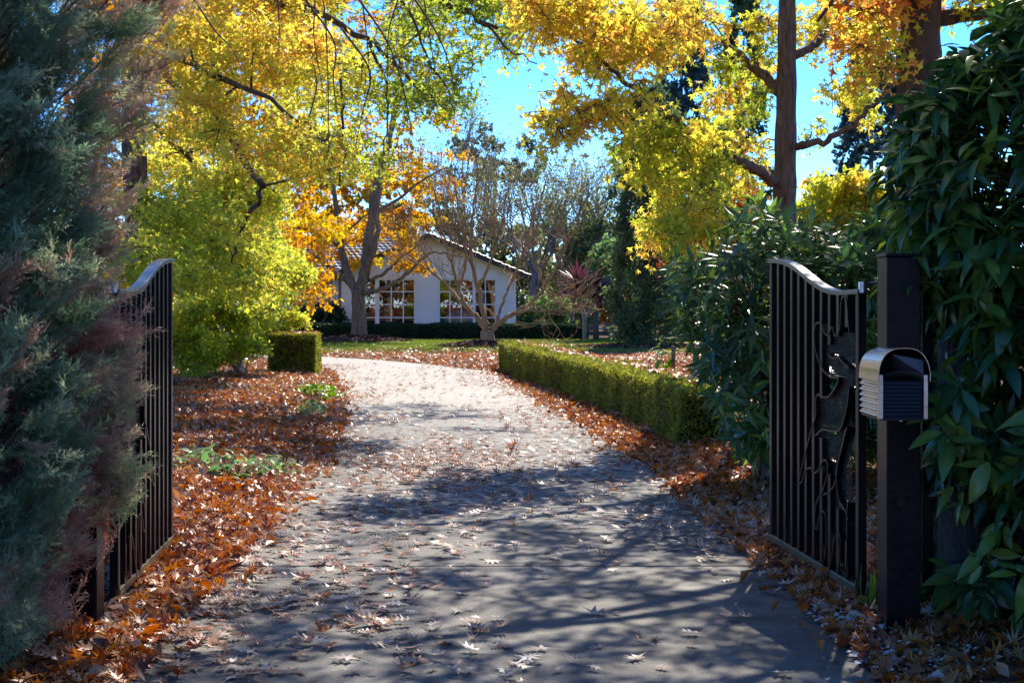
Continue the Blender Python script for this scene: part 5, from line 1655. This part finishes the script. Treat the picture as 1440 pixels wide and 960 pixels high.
def drive_leaves():
    X_, Y_ = [], []
    n = 2600
    y = RNG.uniform(3.5, 44, n) ** 1.0
    x = RNG.uniform(-6, 2, n)
    k = (inside_drive(x, y) > 0) & (RNG.random(n) < np.interp(y, [3, 9, 20, 44], [.3, .32, .4, .4]))
    X_.append(x[k]); Y_.append(y[k])
    # drifts seen on the drive: pixel, spread, count
    for px, py, sx, sy, m_ in ((640,655,.5,1.3,1150), (590,640,.5,1.2,420), (700,690,.6,.7,260), (540,665,.4,.8,140), (590,815,.16,.25,60), (430,825,.35,.45,150), (380,860,.5,.4,130), (330,905,.5,.3,120), (520,890,.2,.2,30), (640,890,.25,.3,45),
                               (560,745,.6,.7,160), (420,770,.5,.6,170), (720,620,.8,1.4,260), (560,580,.7,2.2,240), (660,585,.8,2.2,260), (760,600,.6,1.5,260), (640,545,1.2,2.5,300), (560,530,1.2,3,260), (400,735,.35,.6,160), (460,700,.35,.8,170),
                               (660,525,1.5,2,260), (800,650,.5,.9,170), (860,690,.5,.6,130), (300,940,.4,.2,70), (640,940,.3,.15,24), (760,935,.3,.2,18), (830,910,.4,.25,16), (900,740,.6,.5,60), (740,770,.5,.4,70), (690,720,.7,.4,160)):
        gx, gy = G(px, py)
        m_ = int(m_ * .62)
        x = RNG.normal(gx, sx, m_); y = RNG.normal(gy, sy, m_)
        k = inside_drive(x, y) > -.05
        X_.append(x[k]); Y_.append(y[k])
    # thick fringe along both edges
    for E, sg in ((LE[:11], 1), (RE[:11], -1)):
        m_ = 2200
        y = RNG.uniform(4, 38, m_)
        x = np.interp(y, E[:,1], E[:,0]) + sg * np.abs(RNG.normal(0, .20 + .012 * y, m_))
        k = vnoise(np.stack([x * 1.5, y * .9, 0 * x], -1), 15) + RNG.normal(0, .4, m_) > np.interp(y, [8, 14], [.45, .05])
        X_.append(x[k]); Y_.append(y[k])
    x = np.concatenate(X_); y = np.concatenate(Y_); n = len(x)
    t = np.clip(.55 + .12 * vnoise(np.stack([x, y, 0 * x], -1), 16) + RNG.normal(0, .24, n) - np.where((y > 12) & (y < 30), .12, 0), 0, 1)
    lay("fallen_leaves_on_drive", x, y, RNG.uniform(.045, .13, n), t, 'drive_litter', GF + GF + GX[2:], .006, .12).name = "drive_leaves"
drive_leaves()
def lawn_leaves():
    n = 15000
    x = RNG.uniform(-9, 14, n); y = RNG.uniform(38, 63, n)
    k = (inside_drive(x, y) < 0) & (vnoise(np.stack([x * .35, y * .3, 0 * x], -1), 17) + RNG.normal(0, .35, n) > np.interp(y, [38, 52, 63], [-.3, .1, .9]))
    x, y = x[k], y[k]; n = len(x)
    t = np.clip(RNG.normal(.55, .2, n), 0, 1)
    lay("lawn_leaves", x, y, RNG.uniform(.10, .16, n), t, 'litter', OAKSIMPLE, .03, .3)
    # leaves lying on the clipped hedges
    n = 900
    s = RNG.uniform(0, 1, n)
    pth = np.array(catmull([np.array(q, float) for q in RH_PATH], 10))
    i = (s * (len(pth) - 1)).astype(int)
    x = pth[i, 0] + RNG.uniform(-.05, .3, n); y = pth[i, 1] + RNG.normal(0, .3, n)
    x2 = RNG.uniform(-5.2, -4.2, 160); y2 = RNG.uniform(32.75, 33.65, 160)
    x = np.concatenate([x[:420], x2]); y = np.concatenate([y[:420], y2]); n = len(x)
    z = np.where(y > 32, np.where(x < -3, .90, .69), .69)
    o = scatter("hedge_top_leaves", GL, np.stack([x, y, z], -1), euler_R(RNG.uniform(0, 6.28, n), RNG.normal(0, .3, n), RNG.normal(0, .3, n)), RNG.uniform(.08, .12, n), np.clip(RNG.normal(.5, .15, n), 0, 1), M['litter'])
    tag(o, kind="stuff")
lawn_leaves()
def mulch():
    xs_, ys_ = [], []
    for mx_, my_, r_, hh in MOUNDS:
        n = 5200
        a = RNG.uniform(0, 6.28, n); q = RNG.uniform(0, 1, n) ** .55 * r_ * 1.05
        xs_.append(mx_ + q * np.cos(a)); ys_.append(my_ + q * np.sin(a))
    x = np.concatenate(xs_); y = np.concatenate(ys_); n = len(x)
    lay("mulch", x, y, RNG.uniform(.08, .2, n), RNG.uniform(0, 1, n), 'mulch', RH, .02, .4)
mulch()
def pebbles():
    base = np.array([(-1,-.6,0),(0,-1,0),(1,-.5,0),(.9,.6,0),(0,1,0),(-.9,.5,0),(0,0,.7)], float) * .5
    F = np.array([(0,1,6),(1,2,6),(2,3,6),(3,4,6),(4,5,6),(5,0,6)])
    xs_, ys_ = [], []
    for px, py, sx, sy, n in ((1175,885,.12,.2,220), (1230,920,.16,.2,180), (150,890,.18,.2,220), (1270,940,.2,.2,80)):
        gx, gy = G(px, py); xs_.append(RNG.normal(gx, sx, n)); ys_.append(RNG.normal(gy, sy, n))
    x = np.concatenate(xs_); y = np.concatenate(ys_); k = inside_drive(x, y) < .04; x, y = x[k], y[k]; n = len(x)
    z = height(x, y) + .02
    z = np.maximum(z, .02)
    o = scatter("gravel", [(base, F)], np.stack([x, y, z], -1), euler_R(RNG.uniform(0, 6.28, n), RNG.normal(0, .2, n), RNG.normal(0, .2, n)), RNG.uniform(.012, .03, n), RNG.random(n), M['stone'])
    tag(o, kind="stuff")
pebbles()
